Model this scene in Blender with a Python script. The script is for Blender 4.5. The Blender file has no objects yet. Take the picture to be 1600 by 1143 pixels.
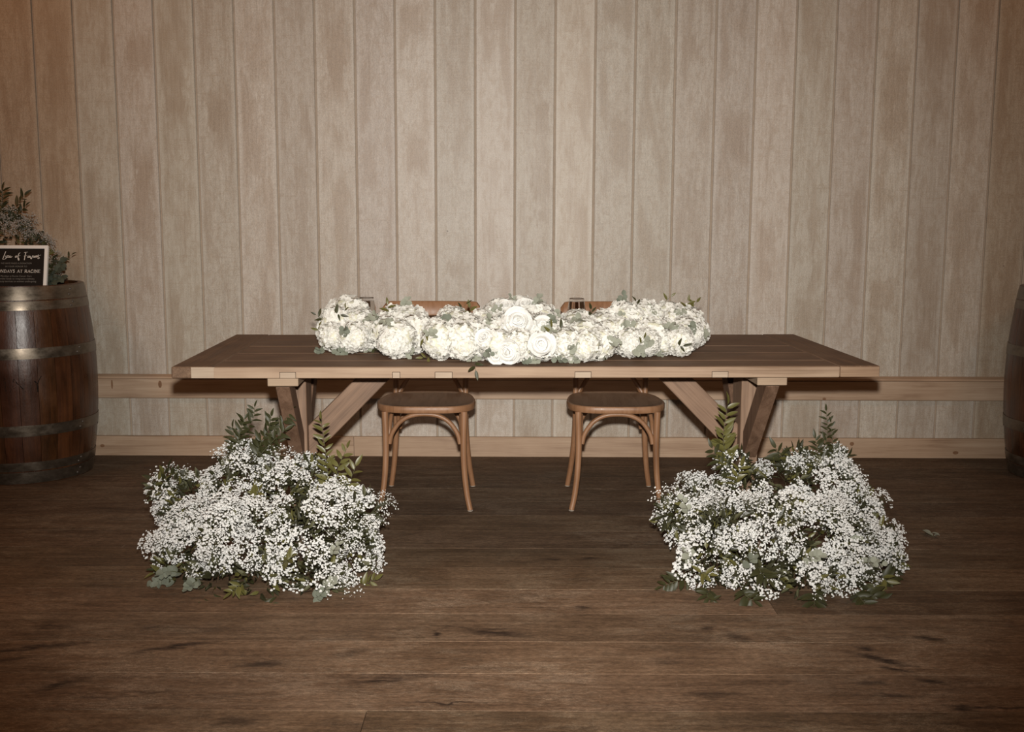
import bpy, bmesh, math, random
from mathutils import Vector, Matrix, noise as mnoise

random.seed(7)
S = bpy.context.scene
COL = S.collection
PI = math.pi

# ------------------------------------------------------------------ camera, light, exposure
FPX, CAM_H, ROLL = 1699.0, 1.306, math.radians(0.2)
PITCH = math.atan(234 / FPX)
cam_data = bpy.data.cameras.new('camera')
cam_data.sensor_width = 36
cam_data.lens = FPX / 1600 * 36
cam_data.clip_start = 0.05
cam = bpy.data.objects.new('camera', cam_data)
COL.objects.link(cam)
cam.matrix_world = (Matrix.Translation((0, 0, CAM_H)) @ Matrix.Rotation(PI / 2 - PITCH, 4, 'X')
                    @ Matrix.Rotation(ROLL, 4, 'Z'))
S.camera = cam

world = bpy.data.worlds.new('room_ambience')
S.world = world
world.use_nodes = True
wb = world.node_tree.nodes['Background']
wb.inputs['Color'].default_value = (1.0, 0.58, 0.33, 1)      # warm tungsten glow of the dim hall
wb.inputs['Strength'].default_value = 0.042

fl = bpy.data.lights.new('camera_flash', 'SPOT')             # flash head on top of the camera
fl.energy = 1085
fl.color = (1.0, 0.955, 0.885)
fl.spot_size = math.radians(67)
fl.spot_blend = 1.0
fl.shadow_soft_size = 0.035
flash = bpy.data.objects.new('camera_flash', fl)
COL.objects.link(flash)
flash.matrix_world = (Matrix.Translation((0.0, 0.03, CAM_H + 0.18)) @ Matrix.Rotation(PI / 2 - math.radians(6.5), 4, 'X'))

for lx, le in ((-3.3, 66), (3.3, 36)):                        # the hall's warm hanging lamps, high up beside the table wall
    pl = bpy.data.lights.new('hanging_lamp', 'POINT')
    pl.energy = le
    pl.color = (1.0, 0.52, 0.26)
    pl.shadow_soft_size = 0.35
    po = bpy.data.objects.new('hanging_lamp', pl)
    COL.objects.link(po)
    po.location = (lx, 3.6, 3.4)

S.view_settings.view_transform = 'Standard'
S.view_settings.look = 'None'
S.view_settings.gamma = 1.0
S.view_settings.use_curve_mapping = False
S.view_settings.exposure = 0.0

_fw = Vector((0, math.cos(PITCH), -math.sin(PITCH)))
_up = Vector((0, math.sin(PITCH), math.cos(PITCH)))
CAMP = Vector((0, 0, CAM_H))


def ray(px, py):
    a, b = px - 800, py - 571.5
    c, s = math.cos(ROLL), math.sin(ROLL)
    u, v = c * a + s * b, -s * a + c * b
    return (_fw + Vector((1, 0, 0)) * (u / FPX) - _up * (v / FPX))


def at(px, py, y):            # measured photo point at a known depth -> metres
    r = ray(px, py)
    return CAMP + r * (y / r.y)


def onz(px, py, z=0.0):       # measured photo point lying on a horizontal plane
    r = ray(px, py)
    return CAMP + r * ((z - CAM_H) / r.z)


# ------------------------------------------------------------------ mesh helpers
class MB:
    def __init__(self):
        self.v, self.f, self.m = [], [], []

    def add(self, vs, fs, mi=0):
        o = len(self.v)
        self.v += [Vector(v) for v in vs]
        for f in fs:
            self.f.append([i + o for i in f])
            self.m.append(mi)

    def box(self, c, s, rot=None, mi=0):
        c = Vector(c)
        vs = []
        for x in (-.5, .5):
            for y in (-.5, .5):
                for z in (-.5, .5):
                    p = Vector((x * s[0], y * s[1], z * s[2]))
                    vs.append(c + (rot @ p if rot else p))
        self.add(vs, [(0, 1, 3, 2), (4, 6, 7, 5), (0, 4, 5, 1), (2, 3, 7, 6), (0, 2, 6, 4), (1, 5, 7, 3)], mi)

    def prism(self, poly, axis, a, b, mi=0):
        """extrude polygon (list of 2-tuples) along axis between a and b"""
        def P(p, t):
            return {'x': (t, p[0], p[1]), 'y': (p[0], t, p[1]), 'z': (p[0], p[1], t)}[axis]
        n = len(poly)
        vs = [P(p, a) for p in poly] + [P(p, b) for p in poly]
        fs = [tuple(range(n)), tuple(range(2 * n - 1, n - 1, -1))]
        fs += [(i, i + n, (i + 1) % n + n, (i + 1) % n) for i in range(n)]
        self.add(vs, fs, mi)

    def tube(self, pts, rad, n=8, cap=True, mi=0, flat=1.0):
        pts = [Vector(p) for p in pts]
        k = len(pts)
        if not hasattr(rad, '__len__'):
            rad = [rad] * k
        t0 = (pts[1] - pts[0]).normalized()
        ref = Vector((0, 0, 1)) if abs(t0.z) < .9 else Vector((1, 0, 0))
        nn = (ref - t0 * ref.dot(t0)).normalized()
        vs, fs = [], []
        for i, p in enumerate(pts):
            t = (pts[min(i + 1, k - 1)] - pts[max(i - 1, 0)]).normalized()
            nn = (nn - t * nn.dot(t)).normalized()
            bb = t.cross(nn)
            for j in range(n):
                a = 2 * PI * j / n
                vs.append(p + (nn * math.cos(a) + bb * math.sin(a) * flat) * rad[i])
        for i in range(k - 1):
            for j in range(n):
                j2 = (j + 1) % n
                fs.append((i * n + j, i * n + j2, (i + 1) * n + j2, (i + 1) * n + j))
        if cap:
            fs.append(tuple(range(n - 1, -1, -1)))
            fs.append(tuple(range((k - 1) * n, k * n)))
        self.add(vs, fs, mi)

    def lathe(self, prof, n=48, c=(0, 0, 0), mi=0, closed=False, a0=0.0, a1=2 * PI):
        """prof: list of (r, z)"""
        c = Vector(c)
        full = abs(a1 - a0 - 2 * PI) < 1e-6
        m = n if full else n + 1
        vs, fs = [], []
        for r, z in prof:
            for j in range(m):
                a = a0 + (a1 - a0) * j / n
                vs.append(c + Vector((r * math.cos(a), r * math.sin(a), z)))
        k = len(prof)
        rng = k if closed else k - 1
        for i in range(rng):
            for j in range(n):
                j2 = (j + 1) % m
                i2 = (i + 1) % k
                fs.append((i * m + j, i * m + j2, i2 * m + j2, i2 * m + j))
        self.add(vs, fs, mi)

    def build(self, name, mats, parent=None, bevel=0.0, seg=1, smooth=None, loc=None, recalc=True, merge=False):
        me = self.mesh(name, mats, bevel, seg, smooth, recalc, merge)
        return link(name, me, parent, loc)

    def mesh(self, name, mats, bevel=0.0, seg=1, smooth=None, recalc=True, merge=False):
        me = bpy.data.meshes.new(name)
        me.from_pydata(self.v, [], self.f)
        me.polygons.foreach_set('material_index', self.m)
        if bevel or recalc or merge:
            bm = bmesh.new()
            bm.from_mesh(me)
            if merge:
                bmesh.ops.remove_doubles(bm, verts=bm.verts, dist=1e-5)
            if recalc:
                bmesh.ops.recalc_face_normals(bm, faces=bm.faces)
            if bevel:
                ed = [e for e in bm.edges if e.is_manifold and e.calc_face_angle(0) > .6]
                bmesh.ops.bevel(bm, geom=ed, offset=bevel, segments=seg, affect='EDGES', profile=.6)
            bm.to_mesh(me)
            bm.free()
        for m in (mats if isinstance(mats, (list, tuple)) else [mats]):
            me.materials.append(m)
        if smooth is not None:
            for p in me.polygons:
                p.use_smooth = True
            if smooth < 3:
                me.set_sharp_from_angle(angle=smooth)
        me.update()
        return me


def link(name, me, parent=None, loc=None, mat=None):
    o = bpy.data.objects.new(name, me)
    COL.objects.link(o)
    if parent is not None:
        o.parent = parent
    if mat is not None:
        o.matrix_local = mat
    elif loc is not None:
        o.location = loc
    return o


def thing(name, label, cat, loc=(0, 0, 0), rz=0.0, group=None):
    o = bpy.data.objects.new(name, None)
    COL.objects.link(o)
    o.location = loc
    o.rotation_euler = (0, 0, rz)
    o.empty_display_size = .1
    o['label'] = label
    o['category'] = cat
    if group:
        o['group'] = group
    return o


def kids(o):
    return [c for c in bpy.data.objects if c.parent == o]


def copy_tree(o, parent=None):
    ch = kids(o)
    c = o.copy()
    COL.objects.link(c)
    if parent is not None:
        c.parent = parent
    for k in ch:
        copy_tree(k, c)
    return c


def smooth_path(pts, n=6):
    """Catmull-Rom through points"""
    P = [Vector(p) for p in pts]
    P = [P[0] * 2 - P[1]] + P + [P[-1] * 2 - P[-2]]
    out = []
    for i in range(1, len(P) - 2):
        a, b, c, d = P[i - 1:i + 3]
        for k in range(n):
            t = k / n
            out.append(.5 * ((2 * b) + (c - a) * t + (2 * a - 5 * b + 4 * c - d) * t * t + (3 * b - a - 3 * c + d) * t ** 3))
    out.append(P[-2])
    return out


# ------------------------------------------------------------------ material helpers
class NT:
    def __init__(self, name):
        self.mat = bpy.data.materials.new(name)
        self.mat.use_nodes = True
        self.t = self.mat.node_tree
        self.b = self.t.nodes['Principled BSDF']

    def n(self, typ, props=None, **ins):
        nd = self.t.nodes.new(typ)
        for k, v in (props or {}).items():
            setattr(nd, k, v)
        for k, v in ins.items():
            key = int(k[1:]) if k[0] == 'i' and k[1:].isdigit() else k.replace('_', ' ')
            self.set(nd.inputs[key], v)
        return nd

    def set(self, sock, v):
        if isinstance(v, bpy.types.NodeSocket):
            self.t.links.new(v, sock)
        elif isinstance(v, bpy.types.Node):
            self.t.links.new(v.outputs[0], sock)
        else:
            sock.default_value = v

    def math(self, op, a, b=0.0, clamp=False):
        return self.n('ShaderNodeMath', {'operation': op, 'use_clamp': clamp}, i0=a, i1=b).outputs[0]

    def mix(self, fac, a, b, blend='MIX'):
        nd = self.n('ShaderNodeMix', {'data_type': 'RGBA', 'blend_type': blend, 'clamp_factor': True})
        self.set(nd.inputs[0], fac)
        for s, v in ((6, a), (7, b)):
            if isinstance(v, tuple):
                v = (*v[:3], 1)
            self.set(nd.inputs[s], v)
        return nd.outputs[2]

    def ramp(self, fac, stops):
        nd = self.n('ShaderNodeValToRGB', None, Fac=fac)
        cr = nd.color_ramp
        while len(cr.elements) < len(stops):
            cr.elements.new(.5)
        for e, (p, c) in zip(cr.elements, stops):
            e.position = p
            e.color = (*c, 1) if isinstance(c, tuple) else (c, c, c, 1)
        return nd.outputs[0]

    def rng(self, v, a, b, c=0.0, d=1.0, smooth=True):
        nd = self.n('ShaderNodeMapRange', {'interpolation_type': 'SMOOTHSTEP' if smooth else 'LINEAR'})
        self.set(nd.inputs[0], v)
        for i, x in enumerate((a, b, c, d)):
            nd.inputs[i + 1].default_value = x
        return nd.outputs[0]

    def noise(self, vec, scale, detail=4, rough=.55, dist=0.0, out=0):
        nd = self.n('ShaderNodeTexNoise', None, Vector=vec, Scale=scale, Detail=detail, Roughness=rough, Distortion=dist)
        return nd.outputs[out]

    def map(self, vec, scale=(1, 1, 1), loc=(0, 0, 0), rot=(0, 0, 0), typ='POINT'):
        return self.n('ShaderNodeMapping', {'vector_type': typ}, Vector=vec, Location=loc, Rotation=rot, Scale=scale).outputs[0]

    def bump(self, h, strength, dist=.002):
        nd = self.n('ShaderNodeBump', None, Height=h, Strength=strength, Distance=dist)
        self.set(self.b.inputs['Normal'], nd)

    def coord(self, kind='Object', jitter=True):
        if kind == 'Position':
            c = self.n('ShaderNodeNewGeometry').outputs['Position']
        else:
            c = self.n('ShaderNodeTexCoord').outputs['Object']
        raw = c
        if jitter:
            r = self.n('ShaderNodeObjectInfo').outputs['Random']
            s = self.math('MULTIPLY', r, 41.0)
            cb = self.n('ShaderNodeCombineXYZ', None, X=s, Y=self.math('MULTIPLY', s, 1.7), Z=self.math('MULTIPLY', s, .6))
            c = self.n('ShaderNodeVectorMath', {'operation': 'ADD'}, i0=c, i1=cb).outputs[0]
        return c, raw

    def tint(self, col):
        oc = self.n('ShaderNodeObjectInfo').outputs['Color']
        return self.mix(1.0, col, oc, 'MULTIPLY')

    def out(self, col, rough=.5, spec=.5, **kw):
        self.set(self.b.inputs['Base Color'], col if not isinstance(col, tuple) else (*col[:3], 1))
        self.set(self.b.inputs['Roughness'], rough)
        self.b.inputs['Specular IOR Level'].default_value = spec
        for k, v in kw.items():
            self.set(self.b.inputs[k.replace('_', ' ')], v)
        return self.mat


def plain(name, col, rough=.5, spec=.5, var=0.0, vscale=30, bump=0.0, **kw):
    m = NT(name)
    c, raw = m.coord('Object')
    n1 = m.noise(c, vscale, 3)
    col_s = m.mix(n1, tuple(x * (1 - var) for x in col), tuple(min(1, x * (1 + var)) for x in col))
    if bump:
        m.bump(m.noise(c, vscale * 3, 4), bump, .002)
    return m.out(col_s, rough, spec, **kw)


def wood(name, dark, mid, light, axis='x', rough=.55, spec=.4, bump=.25, stretch=14, scale=2.2, coordkind='Object', fine=1.0):
    m = NT(name)
    c, raw = m.coord(coordkind)
    sc = {'x': (1, stretch, stretch), 'y': (stretch, 1, stretch), 'z': (stretch, stretch, 1)}[axis]
    sf = {'x': (1, 60, 60), 'y': (60, 1, 60), 'z': (60, 60, 1)}[axis]
    a = m.noise(m.map(c, sc), scale, 5, .6, .9)
    b = m.noise(m.map(c, sf), scale * 2.0, 4, .6, .2)
    g = m.noise(c, 5.0, 3, .5)
    fac = m.math('ADD', m.math('MULTIPLY', a, .55), m.math('ADD', m.math('MULTIPLY', b, .35 * fine), m.math('MULTIPLY', g, .25)))
    col = m.ramp(fac, [(.36, dark), (.56, mid), (.76, light)])
    col = m.tint(col)
    m.bump(m.math('ADD', b, m.math('MULTIPLY', a, .6)), bump, .0015)
    return m.out(col, m.rng(a, .3, .7, rough - .07, rough + .1), spec)


# ------------------------------------------------------------------ materials
def wall_material():
    m = NT('whitewashed_board')
    c, raw = m.coord('Position')
    # long vertical grain, rough-sawn cross marks, broad thin-paint stains
    g1 = m.noise(m.map(c, (26, 26, 1.6)), 2.4, 6, .62, 1.2)
    g2 = m.noise(m.map(c, (90, 90, 3.0)), 2.6, 4, .6, .3)
    saw = m.noise(m.map(c, (3.0, 3.0, 60)), 2.2, 3, .65, .4)
    blot = m.noise(m.map(c, (6.5, 6.5, 1.5)), 1.5, 4, .6, .35)
    blot2 = m.noise(m.map(c, (9, 9, 5)), 1.6, 5, .65, .3)
    stain = m.rng(m.math('ADD', blot, m.math('MULTIPLY', m.math('SUBTRACT', blot2, .5), .18)), .44, .66)
    # worn-through patches seen on particular boards: (x, z, half width, half height, strength)
    wob = m.noise(m.map(raw, (22, 22, 7)), 1.6, 5, .65, .4, out=1)
    wobv = m.n('ShaderNodeVectorMath', {'operation': 'SUBTRACT'}, i0=wob, i1=(.5, .5, .5)).outputs[0]
    wobs = m.n('ShaderNodeVectorMath', {'operation': 'SCALE'}, i0=wobv)
    wobs.inputs['Scale'].default_value = .16
    pos = m.n('ShaderNodeVectorMath', {'operation': 'ADD'}, i0=raw, i1=wobs.outputs[0]).outputs[0]
    pt = None
    for (x0, x1, y0, y1, s) in WALL_PATCH:
        p0, p1 = at(x0, y0, 5.87), at(x1, y1, 5.87)
        cx, cz = (p0.x + p1.x) / 2, (p0.z + p1.z) / 2
        hx, hz = abs(p1.x - p0.x) / 2, abs(p1.z - p0.z) / 2
        q = m.map(pos, (1 / hx, 0, 1 / hz), (-cx / hx, 0, -cz / hz))
        ab = m.n('ShaderNodeVectorMath', {'operation': 'ABSOLUTE'}, i0=q).outputs[0]
        sp = m.n('ShaderNodeSeparateXYZ', None, Vector=ab)
        d = m.math('MAXIMUM', sp.outputs[0], sp.outputs[2])
        k = m.rng(d, .50, 1.15, s, 0.0)
        pt = k if pt is None else m.math('MAXIMUM', pt, k)
    pt = m.math('MULTIPLY', pt, m.rng(blot2, .25, .6, .65, 1.0))
    mask = m.math('MAXIMUM', m.math('MULTIPLY', stain, .62), pt)
    pale = m.mix(m.rng(g1, .25, .75), (.405, .357, .303), (.500, .455, .400))
    brown = m.mix(m.rng(g1, .25, .75), (.275, .207, .152), (.350, .275, .212))
    col = m.mix(mask, pale, brown)
    # thin mottling, and paint that stayed thick along the edges of every board
    mott = m.noise(m.map(c, (14, 14, 6)), 2.6, 6, .72, .8)
    col = m.mix(m.math('MULTIPLY', m.rng(mott, .42, .64), .55), col, (.345, .275, .210))
    sx = m.n('ShaderNodeSeparateXYZ', None, Vector=raw).outputs[0]
    u = m.math('FRACT', m.math('DIVIDE', m.math('ADD', sx, 20 * .20985 + .1985), .20985))
    eb = m.math('ABSOLUTE', m.math('SUBTRACT', u, .5))
    edge = m.math('MULTIPLY', m.rng(m.math('ADD', eb, m.math('MULTIPLY', m.math('SUBTRACT', blot2, .5), .22)), .34, .47), m.rng(blot, .36, .58))
    col = m.mix(m.math('MULTIPLY', edge, .75), col, (.50, .465, .415))
    col = m.mix(m.math('MULTIPLY', m.rng(g2, .50, .76), .20), col, (.32, .24, .175))
    col = m.mix(m.math('MULTIPLY', m.rng(saw, .54, .70), .30), col, (.33, .25, .185))
    # scattered nail holes and pin knots
    vo = m.n('ShaderNodeTexVoronoi', {'feature': 'F1'}, Vector=m.map(raw, (1, .0, 1), (3.3, 0, 1.7)), Scale=5.0, Randomness=1.0)
    dot = m.rng(vo.outputs['Distance'], .012, .030, .85, 0.0)
    sel = m.math('GREATER_THAN', m.n('ShaderNodeSeparateColor', None, Color=vo.outputs['Color']).outputs[0], .62)
    col = m.mix(m.math('MULTIPLY', dot, sel), col, (.10, .065, .045))
    col = m.tint(col)
    fz = m.noise(m.map(c, (120, 120, 60)), 3.0, 3, .7)
    col = m.mix(1.0, col, m.ramp(fz, [(.3, .74), (.5, 1.0), (.7, 1.22)]), 'MULTIPLY')
    h = m.math('ADD', m.math('MULTIPLY', g1, .7), m.math('ADD', m.math('MULTIPLY', g2, .5), m.math('MULTIPLY', saw, .6)))
    m.bump(h, .25, .0020)
    return m.out(col, m.rng(g1, .3, .7, .43, .52), .45)


WALL_PATCH = [(630, 673, 205, 278, .8), (835, 859, 155, 213, .8), (830, 866, 250, 317, .75), (949, 986, 170, 280, .7),
              (768, 792, -5, 62, .7), (505, 545, 5, 165, .85), (1066, 1092, 48, 98, .7), (835, 859, 325, 351, .7),
              (699, 730, 408, 436, .6), (320, 366, 142, 220, .85), (190, 252, 50, 118, .7), (203, 247, 220, 395, .85),
              (252, 292, 72, 198, .8), (1378, 1416, 66, 250, .8), (1124, 1174, 165, 265, .7), (1518, 1548, -5, 45, .8),
              (1434, 1458, 460, 560, .7), (1240, 1281, 460, 525, .65), (1355, 1396, 434, 490, .7), (618, 668, 0, 60, .7),
              (560, 590, 210, 300, .5), (66, 120, -5, 200, .55), (143, 152, 340, 580, .7), (1480, 1520, 300, 420, .55),
              (940, 985, 0, 40, .6), (1000, 1045, 380, 450, .5), (380, 425, 20, 130, .45), (460, 486, 220, 460, .5)]

# knots and dark streaks of the floor boards: photo point, half length, half width, angle, strength
FLOOR_KNOT = [(45, 1012, .24, .022, .30, .75), (12, 1030, .10, .02, .5, .6), (272, 1010, .17, .016, .34, .8), (92, 1070, .09, .022, .7, .7),
              (405, 1038, .10, .018, .25, .65), (598, 1062, .12, .020, .10, .85), (640, 1055, .18, .010, .03, .5), (681, 990, .018, .030, .2, .9),
              (775, 988, .14, .024, -.15, .85), (742, 980, .20, .008, -.10, .5), (545, 1020, .10, .03, .5, .4), (1352, 1012, .035, .026, -.6, .9),
              (1378, 1030, .13, .020, -.62, .85), (1400, 1045, .06, .016, -.4, .8), (1458, 1064, .05, .02, 0, .8), (1360, 1065, .06, .016, .1, .6),
              (1398, 1084, .06, .018, -.1, .6), (1505, 1106, .05, .02, .2, .75), (1560, 1105, .18, .009, .02, .7), (1152, 995, .07, .03, -.8, .55),
              (1450, 997, .06, .018, -.5, .7), (1105, 982, .02, .02, 0, .7), (370, 1127, .09, .03, .2, .6), (910, 950, .04, .02, 0, .6),
              (862, 873, .05, .016, 0, .7), (920, 872, .04, .016, 0, .7), (235, 1080, .12, .010, .05, .5), (160, 1088, .10, .008, .05, .5),
              (1110, 1085, .10, .018, 0, .5), (1040, 1033, .07, .025, 0, .5), (700, 1097, .15, .007, .02, .7), (85, 978, .08, .02, 0, .5), (230, 980, .05, .02, 0, .5)]


def floor_material():
    m = NT('worn_floor_board')
    c, raw = m.coord('Position')
    g1 = m.noise(m.map(c, (1, 15, 15)), 2.0, 6, .62, 1.1)
    g2 = m.noise(m.map(c, (2.2, 75, 75)), 2.2, 4, .65, .3)
    g3 = m.noise(c, 3.2, 4, .6, .5)
    fine = m.noise(m.map(c, (12, 60, 60)), 6.0, 3, .7)
    col = m.ramp(m.math('ADD', m.math('MULTIPLY', g1, .55), m.math('MULTIPLY', g3, .45)),
                 [(.30, (.070, .042, .025)), (.50, (.158, .098, .059)), (.70, (.262, .176, .114))])
    col = m.mix(m.math('MULTIPLY', m.rng(g2, .55, .78), .55), col, (.055, .034, .024))
    # dusty scuffing
    dust = m.math('MULTIPLY', m.rng(m.noise(m.map(c, (2.0, 6, 6)), 2.4, 8, .8, .6), .42, .62), m.rng(m.noise(m.map(c, (60, 90, 90)), 3.0, 5, .85), .36, .64))
    dust = m.math('MULTIPLY', dust, m.rng(m.noise(raw, 1.3, 3, .6), .38, .60))
    col = m.mix(m.math('MULTIPLY', dust, .85), col, (.34, .262, .188))
    wob = m.noise(m.map(raw, (6, 14, 14)), 2.2, 4, .6, .4, out=1)
    wobv = m.n('ShaderNodeVectorMath', {'operation': 'SUBTRACT'}, i0=wob, i1=(.5, .5, .5)).outputs[0]
    wobs = m.n('ShaderNodeVectorMath', {'operation': 'SCALE'}, i0=wobv)
    wobs.inputs['Scale'].default_value = .07
    pos = m.n('ShaderNodeVectorMath', {'operation': 'ADD'}, i0=raw, i1=wobs.outputs[0]).outputs[0]
    kt = None
    for (px, py, hl, hw, ang, s) in FLOOR_KNOT:
        p = onz(px, py)
        q = m.map(pos, (hl, hw * 1.25, 1), (p.x, p.y, 0), (0, 0, ang), 'TEXTURE')
        q = m.map(q, (1, 1, 0))
        d = m.n('ShaderNodeVectorMath', {'operation': 'LENGTH'}, i0=q).outputs['Value']
        k = m.rng(d, .05, 1.20, min(1, s * 1.25), 0.0)
        kt = k if kt is None else m.math('MAXIMUM', kt, k)
    kt = m.math('MULTIPLY', kt, m.rng(m.noise(m.map(c, (5, 50, 50)), 2.5, 4, .6, .8), .28, .54, .5, 1.0))
    col = m.mix(kt, col, (.028, .017, .012))
    # scratches across the boards
    scr = m.noise(m.map(c, (40, 2.2, 2), rot=(0, 0, .35)), 3.0, 2, .5, 1.4)
    col = m.mix(m.rng(scr, .735, .775, 0, .35), col, (.36, .28, .21))
    gr = m.noise(m.map(c, (14, 36, 36)), 3.0, 6, .85)
    col = m.mix(1.0, col, m.ramp(gr, [(.30, .45), (.5, 1.0), (.70, 1.75)]), 'MULTIPLY')
    col = m.tint(col)
    m.bump(m.math('ADD', m.math('MULTIPLY', g2, .8), m.math('ADD', g1, fine)), .35, .0018)
    return m.out(col, m.rng(g3, .3, .7, .62, .78), .22)


M_WALL = wall_material()
M_FLOOR = floor_material()
M_BACK = plain('groove_wood', (.37, .29, .222), .7, .2, .2)
M_SUB = plain('subfloor', (.02, .014, .01), .9, .1)
M_TRIM = wood('pine_trim', (.24, .15, .095), (.385, .268, .182), (.47, .345, .245), 'x', .5, .4, .2, 14, 1.8)
M_TOP = wood('table_wood', (.085, .050, .032), (.20, .128, .085), (.315, .22, .152), 'x', (.64), .2, .5, 16, 2.2)
M_TOPY = wood('table_wood_end', (.085, .050, .032), (.20, .128, .085), (.315, .22, .152), 'y', (.64), .2, .5, 16, 2.2)
M_LEG = wood('trestle_wood', (.075, .047, .032), (.155, .102, .071), (.235, .163, .118), 'z', .6, .3, .45, 12, 2.2)
M_INLAY = wood('pale_inlay_wood', (.27, .195, .137), (.345, .262, .192), (.41, .325, .245), 'x', .6, .3, .3)
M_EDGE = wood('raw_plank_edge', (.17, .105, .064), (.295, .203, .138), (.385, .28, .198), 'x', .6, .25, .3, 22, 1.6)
M_CHAIR = wood('bentwood', (.155, .074, .036), (.255, .128, .064), (.32, .172, .094), 'z', .4, .45, .15, 10, 3)
M_SEAT = wood('seat_wood', (.13, .068, .038), (.20, .110, .062), (.26, .150, .09), 'y', .42, .45, .15, 10, 3)
M_FOOT = plain('pale_glide', (.35, .30, .25), .5)


def stave_material():
    m = NT('oak_stave')
    c, raw = m.coord('Object')
    a = m.noise(m.map(c, (16, 16, 1.2)), 2.4, 5, .6, .8)
    b = m.noise(c, 4.0, 4, .6)
    col = m.ramp(m.math('ADD', m.math('MULTIPLY', a, .5), m.math('MULTIPLY', b, .5)),
                 [(.33, (.020, .008, .004)), (.5, (.056, .020, .008)), (.7, (.115, .042, .015))])
    col = m.tint(col)
    m.bump(m.noise(m.map(c, (40, 40, 14)), 3, 4, .6), .3, .002)
    return m.out(col, m.rng(b, .3, .7, .24, .40), .5)


M_STAVE = stave_material()


def hoop_material():
    m = NT('galvanised_hoop')
    c, raw = m.coord('Object')
    b = m.noise(m.map(c, (5, 5, 9)), 3.0, 5, .65)
    col = m.ramp(b, [(.3, (.10, .080, .058)), (.55, (.17, .14, .108)), (.75, (.23, .195, .155))])
    m.bump(m.noise(c, 60, 4), .12, .002)
    return m.out(col, m.rng(b, .3, .7, .28, .44), .5, Metallic=.8)


M_HOOP = hoop_material()
M_RIVET = plain('rivet_steel', (.12, .10, .085), .5, .5, Metallic=.7)
M_CARVE = plain('carved_line', (.012, .007, .005), .8, .2)
M_WHITEFRAME = plain('white_frame', (.84, .81, .77), .45)
M_BLACKCARD = plain('black_card', (.011, .009, .008), .35, .4)
M_PRINT = plain('white_print', (.72, .68, .62), .6)
M_PRINTGREY = plain('grey_print', (.20, .185, .165), .6)


def petal_material(name, a, b, rough=.6, trans=.0, vs=22):
    m = NT(name)
    c, raw = m.coord('Object')
    n1 = m.noise(c, vs, 3, .6)
    col = m.mix(m.rng(n1, .3, .7), a, b)
    m.out(col, rough, .25)
    tr = m.n('ShaderNodeBsdfTranslucent', None, Color=col)
    mx = m.n('ShaderNodeMixShader', None, i0=.20, i1=m.b, i2=tr)
    m.t.links.new(mx.outputs[0], m.t.nodes['Material Output'].inputs['Surface'])
    return m.mat


M_HYD = petal_material('hydrangea_petal', (.77, .755, .69), (.83, .825, .79), .65)
M_HYDC = plain('hydrangea_core', (.62, .60, .48), .8, .1, .15)
M_ROSE = petal_material('rose_petal', (.80, .795, .76), (.86, .855, .83), .55)
M_GYP = petal_material('gypsophila_bloom', (.80, .80, .78), (.88, .88, .86), .7, vs=60)
M_GYPD = petal_material('gypsophila_bloom_dim_light', (.44, .40, .36), (.60, .57, .53), .7, vs=60)  # weaker flash at the barrel is put into this bloom colour
M_STEM = plain('green_stem', (.080, .078, .038), .6, .3, .25)
M_RUS = plain('ruscus_leaf', (.034, .034, .012), .48, .35, .35, 20, .1)
M_RUSB = plain('ruscus_leaf_light', (.098, .090, .026), .40, .4, .30, 20, .1)
M_DARK = plain('dark_foliage', (.030, .029, .013), .45, .4, .4, 14)
M_EUC = plain('eucalyptus_leaf', (.245, .252, .200), .65, .2, .2, 20)
M_EUCD = plain('eucalyptus_leaf_dark', (.150, .162, .125), .65, .2, .2, 20)


def glass_material(name, ior, col=(1, 1, 1)):
    m = NT(name)
    return m.out(col, 0.0, .5, IOR=ior, Transmission_Weight=1.0)


M_GLASS = glass_material('clear_glass', 1.47)
M_WATER = glass_material('water', 1.33)

# ------------------------------------------------------------------ setting: back wall
WALL_Y = 5.87
wb_ = MB()
wb_.box((0, WALL_Y + .03, 1.7), (9.2, .06, 3.4))
wall = wb_.build('wall_back', M_BACK)
wall['kind'] = 'structure'
PITCHB, GAP = .20985, .0105
rw = random.Random(4)
TINTS = {}
for k in range(-21, 22):
    x0 = -.1985 + PITCHB * k + GAP / 2
    x1 = x0 + PITCHB - GAP
    b = MB()
    yb, yf, ch = WALL_Y - .0005, WALL_Y - .009 - rw.uniform(0, .0015), .0025
    b.prism([(x0, yb), (x0, yf + ch), (x0 + ch, yf), (x1 - ch, yf), (x1, yf + ch), (x1, yb)], 'z', 0.0, 3.4)
    o = b.build('board', M_WALL, wall)
    v = rw.uniform(.90, 1.07)
    tb = (1, 1, 1)
    if k <= -11:
        tb = (.90, .79, .68)          # the darker, browner boards at the left end
    elif k >= 13:
        tb = (.90, .83, .76)
    o.color = (v * tb[0], v * rw.uniform(.975, 1.0) * tb[1], v * rw.uniform(.95, 1.0) * tb[2], 1)

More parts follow.
